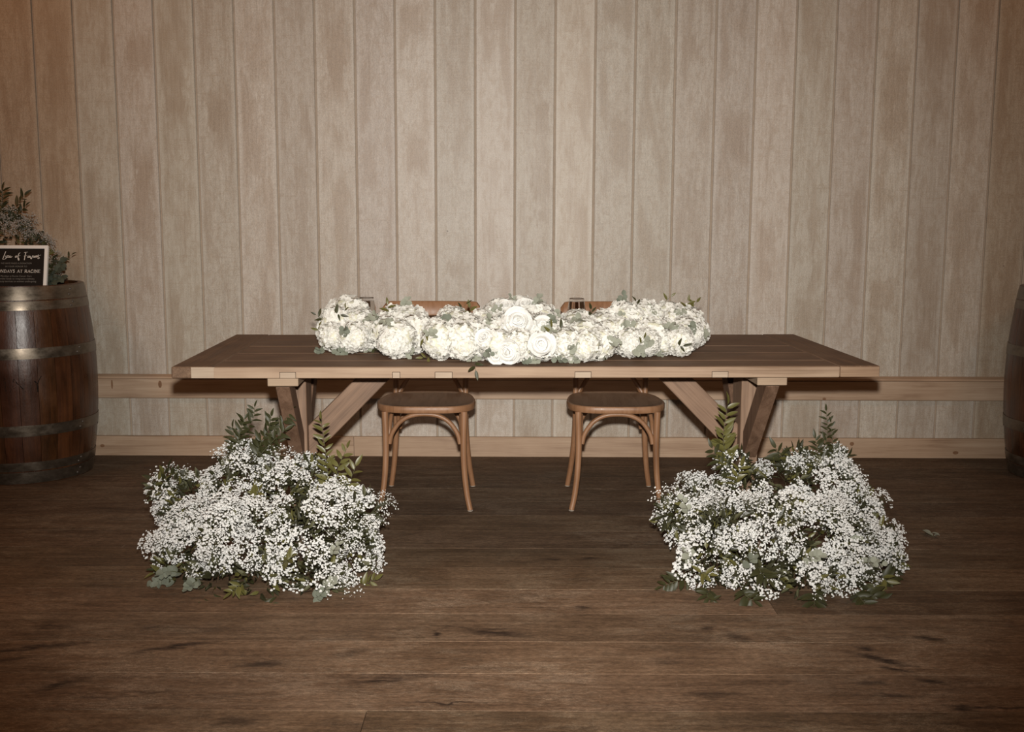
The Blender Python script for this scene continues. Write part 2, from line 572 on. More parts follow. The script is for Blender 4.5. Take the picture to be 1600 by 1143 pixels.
# chair rail and baseboard
r_ = MB()
r_.prism([(5.8575, .319), (5.838, .319), (5.835, .323), (5.835, .424), (5.8575, .424)], 'x', -4.4, 4.4)
rail = r_.build('trim_1', M_TRIM)
rail['kind'] = 'structure'
c_ = MB()
c_.prism([(5.8575, .4245), (5.834, .4245), (5.830, .429), (5.832, .438), (5.8575, .449)], 'x', -4.4, 4.4)
cp = c_.build('rail_cap', M_TRIM, rail)
cp.color = (.95, .9, .86, 1)
base = bpy.data.objects.new('baseboard_back', None)
COL.objects.link(base)
base['kind'] = 'structure'
jx = at(553, 695, 5.835).x
for a, b2 in ((-4.4, jx - .001), (jx + .001, 4.4)):
    q = MB()
    q.prism([(5.8575, 0.001), (5.835, 0.001), (5.835, .104), (5.838, .109), (5.8575, .109)], 'x', a, b2)
    o = q.build('board', M_TRIM, base)
    o.color = (.97, .95, .93, 1)
# knots on the trims as small proud discs of darker heartwood
M_KNOT = plain('pine_knot', (.20, .105, .055), .55, .3, .4, 80)
for (px, py, sx, sz) in ((250, 600, .010, .020), (1331, 693, .012, .011), (160, 696, .012, .009), (175, 600, .005, .026), (1493, 712 - 5, .016, .010), (1288, 629 - 6, .010, .008)):
    p = at(px, py, 5.835)
    q = MB()
    q.lathe([(0.0, 0), (.6, .0), (1, -.0001)], 14)
    k = q.mesh('knot', M_KNOT, recalc=False)
    k.transform(Matrix.Translation((p.x, 5.8346, p.z)) @ Matrix.Diagonal((sx, 1, sz, 1)) @ Matrix.Rotation(PI / 2, 4, 'X'))
    link('knot', k, rail if py < 650 else base)

# ------------------------------------------------------------------ setting: floor
f_ = MB()
f_.box((0, 2.55, -.045), (9.2, 6.7, .04))
floor = f_.build('floor', M_SUB)
floor['kind'] = 'structure'
rf = random.Random(11)
ROW = .2386
for k in range(-15, 14):
    y0 = 2.747 + ROW * k
    y1 = min(y0 + ROW, WALL_Y - .006)
    if y1 - y0 < .03:
        continue
    cuts = {3: [.886], -1: [-.384], -2: [1.5], 7: [-1.2], 1: [-3.0], 5: [2.9]}.get(k, [rf.choice([-1, 1]) * rf.uniform(2.9, 4.1)])
    xs = [-4.5] + cuts + [4.5]
    for i in range(len(xs) - 1):
        a, b2 = xs[i] + .0008, xs[i + 1] - .0008
        q = MB()
        q.box(((a + b2) / 2, (y0 + y1) / 2, -.0125), (b2 - a, y1 - y0 - .0016, .0245 + rf.uniform(0, .0012)))
        o = q.build('plank', M_FLOOR, floor, bevel=.0009)
        v = rf.uniform(.84, 1.10)
        if k == 3:
            v = 1.02 if i == 0 else .66
        if k == -1:
            v = 1.02 if i == 0 else .88
        if k in (0, 1, 2):
            v = (1.0, 1.05, .97)[k]
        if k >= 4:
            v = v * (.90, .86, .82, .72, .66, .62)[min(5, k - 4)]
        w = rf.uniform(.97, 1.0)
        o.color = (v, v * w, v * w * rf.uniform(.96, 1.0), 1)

# ------------------------------------------------------------------ trestle table
TX, TY, TR = .0455, 4.505, math.radians(2.1)
table = thing('trestle_table', 'long rustic brown plank trestle table with a row of white flowers on it', 'table', (TX, TY, 0), TR)
TW, TD, TZ, TH = 1.305, .548, .760, .043
ENDW = .152
rt = random.Random(5)
ys = [-TD, -.375, -.145, .09, .32, TD]
for i in range(5):
    q = MB()
    q.box((0, (ys[i] + ys[i + 1]) / 2, TZ - TH / 2 - rt.uniform(0, .0015)), (2 * (TW - ENDW) - .002, ys[i + 1] - ys[i] - .003, TH))
    o = q.build('plank', M_TOP, table, bevel=.003)
    v = rt.uniform(.82, 1.1)
    o.color = (v * .80, v * .77, v * .74, 1)
    if i == 0:
        pass
for s in (-1, 1):
    q = MB()
    q.box((s * (TW - ENDW / 2), 0, TZ - TH / 2), (ENDW - .001, 2 * TD, TH))
    o = q.build('end_board', M_TOPY, table, bevel=.004)
    o.color = (.74, .70, .66, 1) if s < 0 else (.78, .73, .68, 1)
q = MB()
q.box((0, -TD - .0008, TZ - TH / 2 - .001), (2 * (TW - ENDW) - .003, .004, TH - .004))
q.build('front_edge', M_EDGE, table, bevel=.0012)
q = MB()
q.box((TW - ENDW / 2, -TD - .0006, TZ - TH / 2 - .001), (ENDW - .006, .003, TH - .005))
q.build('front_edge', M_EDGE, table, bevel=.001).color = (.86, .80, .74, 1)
q = MB()
q.box((-TW + .115, -TD - .0005, TZ - TH / 2), (.085, .004, TH - .003))
q.build('inlay', M_INLAY, table, bevel=.0005)
for (pa, pb) in ((432, 456), (606, 617), (672, 698), (890, 915), (1106, 1131)):
    xa = at(pa, 585, 3.96).x - TX
    xb = at(pb, 585, 3.96).x - TX
    q = MB()
    q.box(((xa + xb) / 2, -TD - .0012, TZ - TH + .0115), (xb - xa, .006, .021))
    iv = q.build('inlay', M_INLAY, table, bevel=.0008)
    q = MB()
    q.box(((xa + xb) / 2, -TD - .0002, TZ - TH + .0122), (xb - xa + .003, .006, .0226))
    q.build('inlay_joint', M_CARVE, iv)

# trestles: bearer, post, two raking legs, foot and the long brace
XL = .905
for s in (-1, 1):
    x = s * XL
    q = MB()
    q.box((x, .0, TZ - TH - .0165), (.112, 1.07, .030))
    q.build('bearer', M_INLAY, table, bevel=.002).color = (.86, .80, .74, 1)
    q = MB()
    q.box((x, -.155, (TZ - TH - .0335 + .06) / 2 + .0), (.073, .145, TZ - TH - .0335 - .06))
    o = q.build('post', M_LEG, table, bevel=.003)
    o.color = (1.35, 1.28, 1.2, 1)
    for d in (-1, 1):
        # raking leg in the plane x = const
        yb, yt = -.155 + d * .060, -.155 + d * .335
        top, bot = Vector((x, yt, TZ - TH - .033)), Vector((x, yb, .375))
        dirv = (top - bot).normalized()
        nrm = Vector((0, dirv.z, -dirv.y))
        h = .042
        pts = [bot + nrm * h, bot - nrm * h]
        # cut the top level with the bearer
        def lev(p):
            return p + dirv * ((TZ - TH - .0335 - p.z) / dirv.z)
        poly = [(p.y, p.z) for p in (pts[0], pts[1], lev(pts[1]), lev(pts[0]))]
        q = MB()
        q.prism(poly, 'x', x - .0255, x + .0255)
        q.build('leg', M_LEG, table, bevel=.002).color = (.92, .80, .72, 1)
    q = MB()
    q.box((x, -.155, .03), (.105, .42, .06))
    q.build('foot', M_LEG, table, bevel=.003)
    # long brace rising to the middle of the table
    X = lambda u: s * u
    q = MB()
    poly = [(X(.870), .470), (X(.870), .327), (X(.519), .6835), (X(.6545), .6835)]
    a0 = Vector((X(.870), -.155, .398))
    zax = (Vector((X(.587), -.155, .6835)) - a0).normalized()
    yax = Vector((0, 1, 0))
    mb = Matrix.Translation(a0) @ Matrix((yax.cross(zax), yax, zax)).transposed().to_4x4()
    mi = mb.inverted()
    loc2 = [mi @ Vector((p[0], -.155, p[1])) for p in poly]
    q.prism([(p.x, p.z) for p in loc2], 'y', -.03, .03)
    o = q.build('brace', M_LEG, table, bevel=.003)
    o.matrix_local = mb
    o.color = (1.2, 1.12, 1.05, 1)
q = MB()
q.box((0, -.155, TZ - TH - .0165), (1.70, .10, .030))
q.build('stretcher', M_LEG, table, bevel=.002)


# ------------------------------------------------------------------ bentwood chairs
def make_chair(name, label, loc):
    t = thing(name, label, 'chair', loc, 0, 'bentwood chairs behind the table')

    def outline(sc, n=56):
        out = []
        for i in range(n):
            a = 2 * PI * i / n
            ca, sa = math.cos(a), math.sin(a)
            e = 2 / 3.4
            y = .222 * math.copysign(abs(sa) ** e, sa)
            w = .224 - .030 * max(0.0, (y + .05) / .27)
            out.append((w * math.copysign(abs(ca) ** e, ca) * sc, y * sc))
        return out
    # rim
    q = MB()
    loops = [(.955, .4745), (.985, .4735), (1.0, .469), (1.0, .449), (.985, .444), (.90, .444)]
    n = 56
    vs, fs = [], []
    for sc, z in loops:
        vs += [(p[0], p[1], z) for p in outline(sc)]
    for i in range(len(loops) - 1):
        for j in range(n):
            fs.append((i * n + j, i * n + (j + 1) % n, (i + 1) * n + (j + 1) % n, (i + 1) * n + j))
    q.add(vs, fs)
    q.add([(p[0], p[1], .4462) for p in outline(.93)], [tuple(range(n))])
    q.build('seat_rim', M_CHAIR, t, smooth=.7)
    # slightly dished panel
    q = MB()
    vs, fs = [], []
    scs = [.957, .92, .75, .5, .25]
    for k, sc in enumerate(scs):
        z = .4742 - (.0 if k == 0 else .0025 + .004 * (1 - sc))
        vs += [(p[0], p[1], z) for p in outline(sc)]
    for i in range(len(scs) - 1):
        for j in range(n):
            fs.append((i * n + j, i * n + (j + 1) % n, (i + 1) * n + (j + 1) % n, (i + 1) * n + j))
    fs.append(tuple(range((len(scs) - 1) * n, len(scs) * n)))
    q.add(vs, fs)
    q.build('seat', M_SEAT, t, smooth=.7)
    for s in (-1, 1):
        q = MB()
        p = smooth_path([(s * .176, -.178, .446), (s * .174, -.180, .36), (s * .173, -.183, .27), (s * .178, -.187, .165), (s * .189, -.194, .07), (s * .203, -.203, .004)], 4)
        q.tube(p, [.0155 - .003 * i / (len(p) - 1) for i in range(len(p))], 12)
        leg = q.build('leg', M_CHAIR, t, smooth=.8)
        q = MB()
        q.lathe([(0, 0), (.0125, 0), (.0125, .004)], 12, (s * .203, -.203, 0.0))
        q.build('glide', M_FOOT, leg, smooth=.7)
        q = MB()
        p = smooth_path([(s * .199, .248, .004), (s * .184, .232, .10), (s * .172, .212, .22), (s * .166, .200, .34), (s * .166, .200, .45)], 4)
        q.tube(p, [.0125 + .003 * i / (len(p) - 1) for i in range(len(p))], 12)
        leg = q.build('leg', M_CHAIR, t, smooth=.8)
        q = MB()
        q.lathe([(0, 0), (.0125, 0), (.0125, .004)], 12, (s * .199, .248, 0.0))
        q.build('glide', M_FOOT, leg, smooth=.7)
        q = MB()
        p = smooth_path([(s * .166, .200, .451), (s * .168, .210, .55), (s * .178, .235, .66), (s * .190, .268, .77), (s * .197, .290, .845)], 4)
        q.tube(p, .0135, 12)
        q.build('back_post', M_CHAIR, t, smooth=.8)
        # side arch
        q = MB()
        p = smooth_path([(s * .163, -.150, .31), (s * .160, -.122, .38), (s * .157, -.06, .428), (s * .154, .02, .434), (s * .152, .10, .425), (s * .152, .150, .38), (s * .153, .172, .31)], 4)
        q.tube(p, .0095, 10)
        q.build('arch', M_CHAIR, t, smooth=.8)
    for yy, w in ((-.176, 1.0), (.178, .94)):
        q = MB()
        p = smooth_path([(w * -.157, yy, .300), (w * -.146, yy, .345), (w * -.110, yy, .397), (w * -.06, yy, .426), (0, yy, .433),
                         (w * .06, yy, .426), (w * .110, yy, .397), (w * .146, yy, .345), (w * .157, yy, .300)], 4)
        q.tube(p, .0105, 10)
        q.build('arch', M_CHAIR, t, smooth=.8)
    # curved top rail
    q = MB()
    N = 24
    vs, fs = [], []
    for i in range(N + 1):
        u = -1 + 2 * i / N
        x = u * .238
        yc = .300 + .030 * (1 - u * u)
        e = max(0.0, (abs(u) - .86) / .14)
        hh = .035 * math.sqrt(max(0.03, 1 - e * e * .97))
        for (dy, dz) in ((-.010, -.92), (-.013, -.75), (-.013, .75), (-.009, 1.0), (.009, 1.0), (.013, .75), (.013, -.75), (.010, -.92)):
            vs.append((x, yc + dy + .02 * dz * .5, .862 + dz * hh))
    for i in range(N):
        for j in range(8):
            fs.append((i * 8 + j, i * 8 + (j + 1) % 8, (i + 1) * 8 + (j + 1) % 8, (i + 1) * 8 + j))
    fs.append(tuple(range(7, -1, -1)))
    fs.append(tuple(range(N * 8, N * 8 + 8)))
    q.add(vs, fs)
    q.build('top_rail', M_CHAIR, t, smooth=.6)
    # crossed back slats
    for s in (-1, 1):
        q = MB()
        p = smooth_path([(s * -.150, .205, .47), (s * -.10, .222, .55), (0, .262 + s * .006, .66), (s * .10, .302, .76), (s * .155, .307, .835)], 5)
        q.tube(p, .011, 10, flat=.55)
        q.build('cross_slat', M_CHAIR, t, smooth=.8)
    return t


CH1 = make_chair('bentwood_chair', 'brown bentwood cross-back chair tucked behind the table, the left of the two', (-.388, 4.935, 0))
CH2 = copy_tree(CH1)
CH2.location = (.472, 4.945, 0)
CH2['label'] = 'brown bentwood cross-back chair tucked behind the table, the right of the two'


# ------------------------------------------------------------------ barrels
BH, RE, RB = .966, .305, .352


def br(z):
    u = (z - BH / 2) / (BH / 2)
    return RE + (RB - RE) * (1 - u * u)


def make_barrel(label, loc):
    t = thing('wine_barrel', label, 'barrel', loc, 0, 'wine barrels standing by the wall')
    NS = 26
    rb = random.Random(3)
    zs = [BH * i / 14 for i in range(15)]
    for k in range(NS):
        w0, w1 = 2 * PI * k / NS, 2 * PI * (k + 1) / NS
        q = MB()
        vs, fs = [], []
        sub = 3
        g = .0018
        for z in zs:
            r = br(z)
            ga = g / r
            for j in range(sub + 1):
                a = w0 + ga * .5 + (w1 - w0 - ga) * j / sub
                rr = r - (.0012 if j in (0, sub) else 0)
                vs.append((rr * math.cos(a), rr * math.sin(a), z))
            for j in (sub, 0):
                a = w0 + ga * .5 + (w1 - w0 - ga) * j / sub
                vs.append(((r - .026) * math.cos(a), (r - .026) * math.sin(a), z))
        m = sub + 3
        for i in range(len(zs) - 1):
            for j in range(m):
                fs.append((i * m + j, i * m + (j + 1) % m, (i + 1) * m + (j + 1) % m, (i + 1) * m + j))
        fs.append(tuple(range(m - 1, -1, -1)))
        fs.append(tuple(range((len(zs) - 1) * m, len(zs) * m)))
        q.add(vs, fs)
        o = q.build('stave', M_STAVE, t, smooth=.5)
        v = rb.uniform(.92, 1.08)
        o.color = (v, v * rb.uniform(.9, 1.05), v * rb.uniform(.85, 1.05), 1)
    q = MB()
    q.lathe([(0, BH - .038), (RE - .028, BH - .038), (RE - .028, BH - .066), (0, BH - .066)], 48)
    q.build('head', M_STAVE, t, smooth=.5).color = (.8, .8, .8, 1)
    for (z0, z1) in ((.900, .963), (.852, .894), (.620, .671), (.243, .297), (.068, .112), (.004, .062)):
        q = MB()
        th = .0025
        prof = [(br(z0) - .001, z0), (br(z0) + th, z0), (br((z0 + z1) / 2) + th + .001, (z0 + z1) / 2), (br(z1) + th, z1), (br(z1) - .001, z1)]
        q.lathe(prof, 64, closed=True)
        h = q.build('hoop', M_HOOP, t, smooth=.6)
        a = -.35 if loc[0] < 0 else PI + .35
        for da in (0, .0):
            pass
        for (da, dz) in ((0, .3), (.05, .7)):
            aa = a + da
            zz = z0 + (z1 - z0) * dz
            q = MB()
            r0 = br(zz) + th
            q.lathe([(0, .0045), (.004, .0035), (.0065, 0)], 8)
            me = q.mesh('rivet', M_RIVET, smooth=1.5)
            me.transform(Matrix.Translation((r0 * math.cos(aa), r0 * math.sin(aa), zz)) @ Matrix.Rotation(aa, 4, 'Z') @ Matrix.Rotation(PI / 2, 4, 'Y'))
            link('rivet', me, h)
    return t


BL = (-2.481, 5.465, 0)
barrel = make_barrel('dark oak wine barrel with carved letters, holding a framed sign and flowers', BL)
barrel2 = make_barrel('dark oak wine barrel standing alone at the right end of the wall', (2.885, 5.46, 0))


def ribbon(q, pts, w, mapf, n=4):
    """flat stroke through 2-D points, mapf(u, v) -> 3-D"""
    P = smooth_path([(p[0], p[1], 0) for p in pts], n) if len(pts) > 2 else [Vector((p[0], p[1], 0)) for p in pts]
    k = len(P)
    vs, fs = [], []
    for i, p in enumerate(P):
        t = (P[min(i + 1, k - 1)] - P[max(i - 1, 0)]).normalized()
        nn = Vector((-t.y, t.x, 0))
        ww = w(t) if callable(w) else w
        for s in (-1, 1):
            e = p + nn * (s * ww / 2)
            vs.append(mapf(e.x, e.y))
    for i in range(k - 1):
        fs.append((2 * i, 2 * i + 1, 2 * i + 3, 2 * i + 2))
    q.add(vs, fs)


def on_barrel(px, py):
    """photo point -> point on the front of the barrel's own skin (local)"""
    r = ray(px, py)
    o = CAMP - Vector(BL)
    tt = 4.6
    for _ in range(400):
        p = o + r * tt
        if math.hypot(p.x, p.y) <= br(p.z) + .0008:
            return p
        tt += .0025
    return p


q = MB()
for st, w in (([(7, 586), (8, 597), (9, 609), (11, 617)], 1.3), ([(21, 592), (20, 603), (20, 614)], 1.0), ([(21, 592), (28, 600), (37, 608)], 1.4), ([(38, 589), (39, 601), (39.5, 612)], .9),
              ([(54, 595), (58, 600), (59, 612)], 2.2), ([(64.5, 587), (61, 594), (58.5, 600)], 1.3), ([(15, 613), (19, 608), (25, 605)], .8)):
    ribbon(q, st, w, on_barrel)
q.build('carved_letters', M_CARVE, barrel, recalc=False)['label'] = 'rough capital letters scratched into the staves'

# ------------------------------------------------------------------ framed sign on the left barrel
SW, SH = .304, .230
sgn = thing('framed_sign', 'white framed black sign with white lettering leaning on the barrel top', 'sign',
            (at(24.5, 446, 5.385).x, 5.385, BH - .0375))
sgn.rotation_euler = (math.radians(-13), 0, 0)
q = MB()
fwid, dep = .0165, .016
q.box((-SW / 2 + fwid / 2, 0, SH / 2), (fwid, dep, SH))
q.box((SW / 2 - fwid / 2, 0, SH / 2), (fwid, dep, SH))
q.box((0, 0, SH - fwid / 2), (SW - 2 * fwid, dep, fwid))
q.box((0, 0, fwid / 2), (SW - 2 * fwid, dep, fwid))
q.build('frame', M_WHITEFRAME, sgn, bevel=.001)
q = MB()
q.box((0, .002, SH / 2), (SW - 2 * fwid + .002, .006, SH - 2 * fwid + .002))
card = q.build('card', M_BLACKCARD, sgn)
q = MB()
q.prism([(-.02, .0), (.02, .0), (.012, .15), (-.012, .15)], 'y', 0.012, .016)
es = q.build('easel_back', M_BLACKCARD, sgn)

PXM = SW / 97.0


def sg(cx, cy):               # zoomed-photo coordinates (16.33 px per px) on the card plane
    px, py = cx / 16.33, 380 + cy / 16.33
    lean = (py - 415) * .045  # photo verticals lean with the perspective; undo
    return ((px - lean + 24.0) * PXM - SW / 2 - .001, -.0016, SH - .002 - (py - 385) * PXM)


def pen(base, slope=.9):
    return lambda t: base * (.45 + slope * abs(t.y) ** 1.5)


q = MB()
ST = [
    # I n (their place is just outside the picture) and "Lieu of Favors"
    [(-330, 240), (-345, 330), (-360, 440)], [(-280, 390), (-268, 335), (-262, 388), (-240, 338), (-222, 345), (-222, 388)],
    [(82, 228), (62, 290), (40, 370), (24, 425), (40, 440), (80, 425), (125, 385)],
    [(100, 335), (96, 365), (106, 388), (125, 378), (140, 352), (154, 338), (150, 330), (138, 345), (140, 380), (158, 386), (176, 360)],
    [(180, 338), (178, 372), (190, 388), (206, 372), (214, 338), (214, 378), (228, 388), (256, 355)],
    [(372, 338), (350, 350), (342, 375), (356, 390), (374, 372), (376, 345), (392, 350), (408, 348)],
    [(458, 258), (428, 285), (412, 350), (416, 420), (436, 458), (444, 430), (420, 390)], [(392, 352), (430, 345), (470, 335)],
    [(608, 248), (596, 310), (588, 380), (582, 452)], [(560, 262), (600, 246), (660, 244)], [(560, 350), (600, 342), (650, 338)],
    [(700, 340), (676, 350), (664, 378), (680, 390), (700, 365), (706, 340), (708, 380), (722, 388)],
    [(722, 345), (740, 400), (762, 420), (776, 370), (792, 335), (810, 340)],
    [(826, 345), (816, 370), (828, 390), (846, 372), (842, 346), (830, 345)],
    [(868, 335), (866, 385), (880, 345), (900, 338), (902, 388)],
    [(940, 310), (920, 345), (948, 372), (962, 400), (940, 415), (920, 400)], [(945, 330), (1000, 318)],
]
for st in ST:
    ribbon(q, st, pen(14), sg, 5)
q.build('script_lettering', M_PRINT, card, recalc=False)

# serif capitals, stroke font on a 10-unit cap height: strokes (points, thick?)
GL = {
    'M': (11, [([(1.2, 0), (1.2, 10)], 0), ([(1.2, 10), (5.5, 1)], 1), ([(5.5, 1), (9.6, 10)], 0), ([(9.6, 10), (9.6, 0)], 1)], [(1.2, 0), (9.6, 0), (.8, 10), (10, 10)]),
    'O': (10, [([(5, 10), (2.2, 9), (1, 5), (2.2, 1), (5, 0)], 1), ([(5, 0), (7.8, 1), (9, 5), (7.8, 9), (5, 10)], 1)], []),
    'N': (10, [([(1.5, 0), (1.5, 10)], 0), ([(1.5, 10), (8.5, 0)], 1), ([(8.5, 0), (8.5, 10)], 0)], [(1.5, 0), (8.5, 10), (1.2, 10)]),
    'D': (9.5, [([(1.5, 0), (1.5, 10)], 1), ([(1.5, 10), (5.5, 9.6), (8.5, 5), (5.5, .4), (1.5, 0)], .6)], [(1.5, 0), (1.5, 10)]),
    'A': (9.5, [([(.8, 0), (4.7, 10)], 0), ([(4.7, 10), (8.7, 0)], 1), ([(2.4, 3.6), (7.2, 3.6)], 0)], [(.8, 0), (8.7, 0)]),
    'Y': (9, [([(.6, 10), (4.5, 5)], 1), ([(8.4, 10), (4.5, 5)], 0), ([(4.5, 5), (4.5, 0)], 1)], [(4.5, 0), (.8, 10), (8.2, 10)]),
    'S': (7.5, [([(6.3, 8.3), (4, 10), (1.3, 8), (3.6, 5.3), (6.4, 2.6), (3.8, 0), (1, 1.8)], 1)], []),
    'T': (8.6, [([(4.3, 0), (4.3, 10)], 1), ([(.5, 9.7), (8.1, 9.7)], 0)], [(4.3, 0)]),
    'R': (9.2, [([(1.5, 0), (1.5, 10)], 1), ([(1.5, 10), (5.5, 9.8), (6.8, 7.5), (5, 5.2), (1.5, 5)], .6), ([(4, 5.1), (8.8, 0)], 1)], [(1.5, 0), (1.5, 10), (8.6, 0)]),
    'C': (9, [([(8, 8.2), (5.4, 10), (2.2, 8.6), (1, 5), (2.2, 1.2), (5.4, 0), (8.2, 1.8)], 1)], []),
    'I': (4.4, [([(2.2, 0), (2.2, 10)], 1)], [(2.2, 0), (2.2, 10)]),
    'E': (8, [([(1.5, 0), (1.5, 10)], 1), ([(1.5, 9.8), (7, 9.8)], 0), ([(1.5, 5.1), (5.6, 5.1)], 0), ([(1.5, .2), (7.3, .2)], 0)], [(1.5, 0), (1.5, 10)]),
    ' ': (5.5, [], []),
}


def serif_line(q, text, x1, ybase, cap):
    k = cap / 10
    adv = sum(GL[c][0] + 1.0 for c in text)
    x = x1 - adv * k
    for c in text:
        w, strokes, ser = GL[c]
        for pts, th in strokes:
            ribbon(q, [(x + p[0] * k, ybase - p[1] * k) for p in pts], (.75 + .85 * th) * k, sg, 4)
        for sx, sy in ser:
            ribbon(q, [(x + (sx - 1.5) * k, ybase - sy * k), (x + (sx + 1.5) * k, ybase - sy * k)], .8 * k, sg)
        x += (w + 1.0) * k


q = MB()
serif_line(q, 'MONDAYS AT RACINE', 1032, 780, 74)
q.build('serif_lettering', M_PRINT, card, recalc=False)


def text_mesh(txt, x_centre, ybase, width, mat, name):
    cu = bpy.data.curves.new(name, 'FONT')
    cu.body = txt
    cu.align_x = 'CENTER'
    cu.size = 1.0
    ob = bpy.data.objects.new(name, cu)
    COL.objects.link(ob)
    dg = bpy.context.evaluated_depsgraph_get()
    me = bpy.data.meshes.new_from_object(ob.evaluated_get(dg))
    bpy.data.objects.remove(ob)
    xs = [v.co.x for v in me.vertices]
    k = width / (max(xs) - min(xs))
    for v in me.vertices:
        v.co = sg(x_centre + v.co.x * k, ybase - v.co.y * k)
    me.materials.clear()
    me.materials.append(mat)
    return link(name, me, card)


text_mesh('WE HAVE MADE A DONATION', 380, 556, 800, M_PRINTGREY, 'small_lettering')
text_mesh('IN YOUR HONOR TO', 385, 640, 560, M_PRINTGREY, 'small_lettering')
text_mesh('Mondays at Racine Cancer Care', 405, 893, 800, M_PRINTGREY, 'small_lettering')
text_mesh('provides hands on integrative wellness', 405, 960, 960, M_PRINTGREY, 'small_lettering')
text_mesh('& beauty services to women undergoing', 410, 1030, 1050, M_PRINTGREY, 'small_lettering')


# ------------------------------------------------------------------ leaves and sprigs
def leaf_mesh(name, mat, kind, L, W, seed):
    r = random.Random(seed)
    q = MB()
    vs, fs = [], []
    nu = 6
    curl = r.uniform(-.10, .35)
    for i in range(nu + 1):
        u = i / nu
        if kind == 'ruscus':
            w = W * (math.sin(PI * min(1, u ** .8)) ** .8 if 0 < u < 1 else 0.02)
        else:
            w = W * (math.sqrt(max(0, 1 - (2 * u - 1) ** 2)) if 0 < u < 1 else .04)
        z = L * (-curl * u * u)
        for s in (-1, 0, 1):
            vs.append((L * u, s * w / 2, z + (abs(s) * w * .16)))
    for i in range(nu):
        for j in range(2):
            fs.append((i * 3 + j, (i + 1) * 3 + j, (i + 1) * 3 + j + 1, i * 3 + j + 1))
    q.add(vs, fs)
    return q.mesh(name, mat, smooth=4, recalc=False)


RUS = [leaf_mesh('leaf', M_RUS, 'ruscus', .062, .020, i) for i in range(3)]
RUSB = [leaf_mesh('leaf', M_RUSB, 'ruscus', .060, .021, i + 5) for i in range(3)]
EUC = [leaf_mesh('leaf', M_EUC, 'euc', .027, .024, i + 9) for i in range(3)]
EUCD = [leaf_mesh('leaf', M_EUCD, 'euc', .030, .027, i + 12) for i in range(3)]


def frame(t, up):
    t = t.normalized()
    u = up - t * up.dot(t)
    if u.length < 1e-4:
        u = Vector((0, -1, 0)) - t * (-t.y)
    u.normalize()
    s = u.cross(t)
    m = Matrix((t, s, u)).transposed()
    return m


def sprig(parent, name, pts, leaves, nleaf, scale, seed, face=None, start=.18, stem_r=.0016, spread=.9):
    """stem (part) through world points with leaf sub-parts; coordinates relative to parent's location"""
    r = random.Random(seed)
    off = parent.location
    P = smooth_path([Vector(p) - off for p in pts], 5)
    base = P[0].copy()
    Q = [p - base for p in P]
    q = MB()
    q.tube(Q, [stem_r * (1 - .6 * i / (len(Q) - 1)) for i in range(len(Q))], 5)
    st = q.build(name, M_STEM, parent, loc=base, smooth=4)
    k = len(Q)
    face = face or Vector((0, -1, .3))
    for i in range(nleaf):
        f = start + (1 - start) * (i / max(1, nleaf - 1))
        idx = min(k - 1, f * (k - 1))
        a = int(idx)
        p = Q[a].lerp(Q[min(a + 1, k - 1)], idx - a)
        t = (Q[min(a + 1, k - 1)] - Q[max(a - 1, 0)]).normalized()
        side = t.cross(face.normalized())
        if side.length < .05:
            side = t.cross(Vector((1, 0, 0)))
        side.normalize()
        sgn_ = 1 if i % 2 else -1
        last = i == nleaf - 1
        d = t * (1.0 if last else r.uniform(.35, .8)) + side * sgn_ * (0.05 if last else spread * r.uniform(.7, 1.2)) + face.normalized() * r.uniform(-.25, .45)
        up = face + Vector((r.uniform(-.7, .7), r.uniform(-.3, .3), r.uniform(-.5, .8)))
        sc = scale * r.uniform(.75, 1.15) * (1.0 - .25 * f)
        m = Matrix.Translation(p) @ frame(d, up).to_4x4() @ Matrix.Scale(sc, 4)
        link('leaf', r.choice(leaves), st, mat=m)
    return st


def stuff_leaves(name, parent, items, mat_list):
    """many dark background leaves joined as one stuff part; items: (pos, dir, up, L, W, mat index)"""
    q = MB()
    off = parent.location
    for p, d, up, L, W, mi in items:
        m = frame(d, up)
        p = Vector(p) - off
        vs = []
        for (u, w, z) in ((0, 0, 0), (.35, .5, .06), (.35, 0, 0), (.35, -.5, .06), (.72, .36, -.02), (.72, 0, -.05), (.72, -.36, -.02), (1, 0, -.14)):
            vs.append(p + m @ Vector((u * L, w * W, z * L)))
        q.add(vs, [(0, 2, 1), (0, 3, 2), (2, 5, 4, 1), (3, 6, 5, 2), (5, 7, 4), (6, 7, 5)], mi)
    o = q.build(name, mat_list, parent, recalc=False)
    o['kind'] = 'stuff'
    return o


# ------------------------------------------------------------------ gypsophila
def ico(rng, r):
    t = (1 + 5 ** .5) / 2
    vs = [(-1, t, 0), (1, t, 0), (-1, -t, 0), (1, -t, 0), (0, -1, t), (0, 1, t), (0, -1, -t), (0, 1, -t), (t, 0, -1), (t, 0, 1), (-t, 0, -1), (-t, 0, 1)]
    fs = [(0, 11, 5), (0, 5, 1), (0, 1, 7), (0, 7, 10), (0, 10, 11), (1, 5, 9), (5, 11, 4), (11, 10, 2), (10, 7, 6), (7, 1, 8), (3, 9, 4), (3, 4, 2), (3, 2, 6), (3, 6, 8), (3, 8, 9), (4, 9, 5), (2, 4, 11), (6, 2, 10), (8, 6, 7), (9, 8, 1)]
    return [Vector(v).normalized() * r * rng.uniform(.72, 1.2) for v in vs], fs


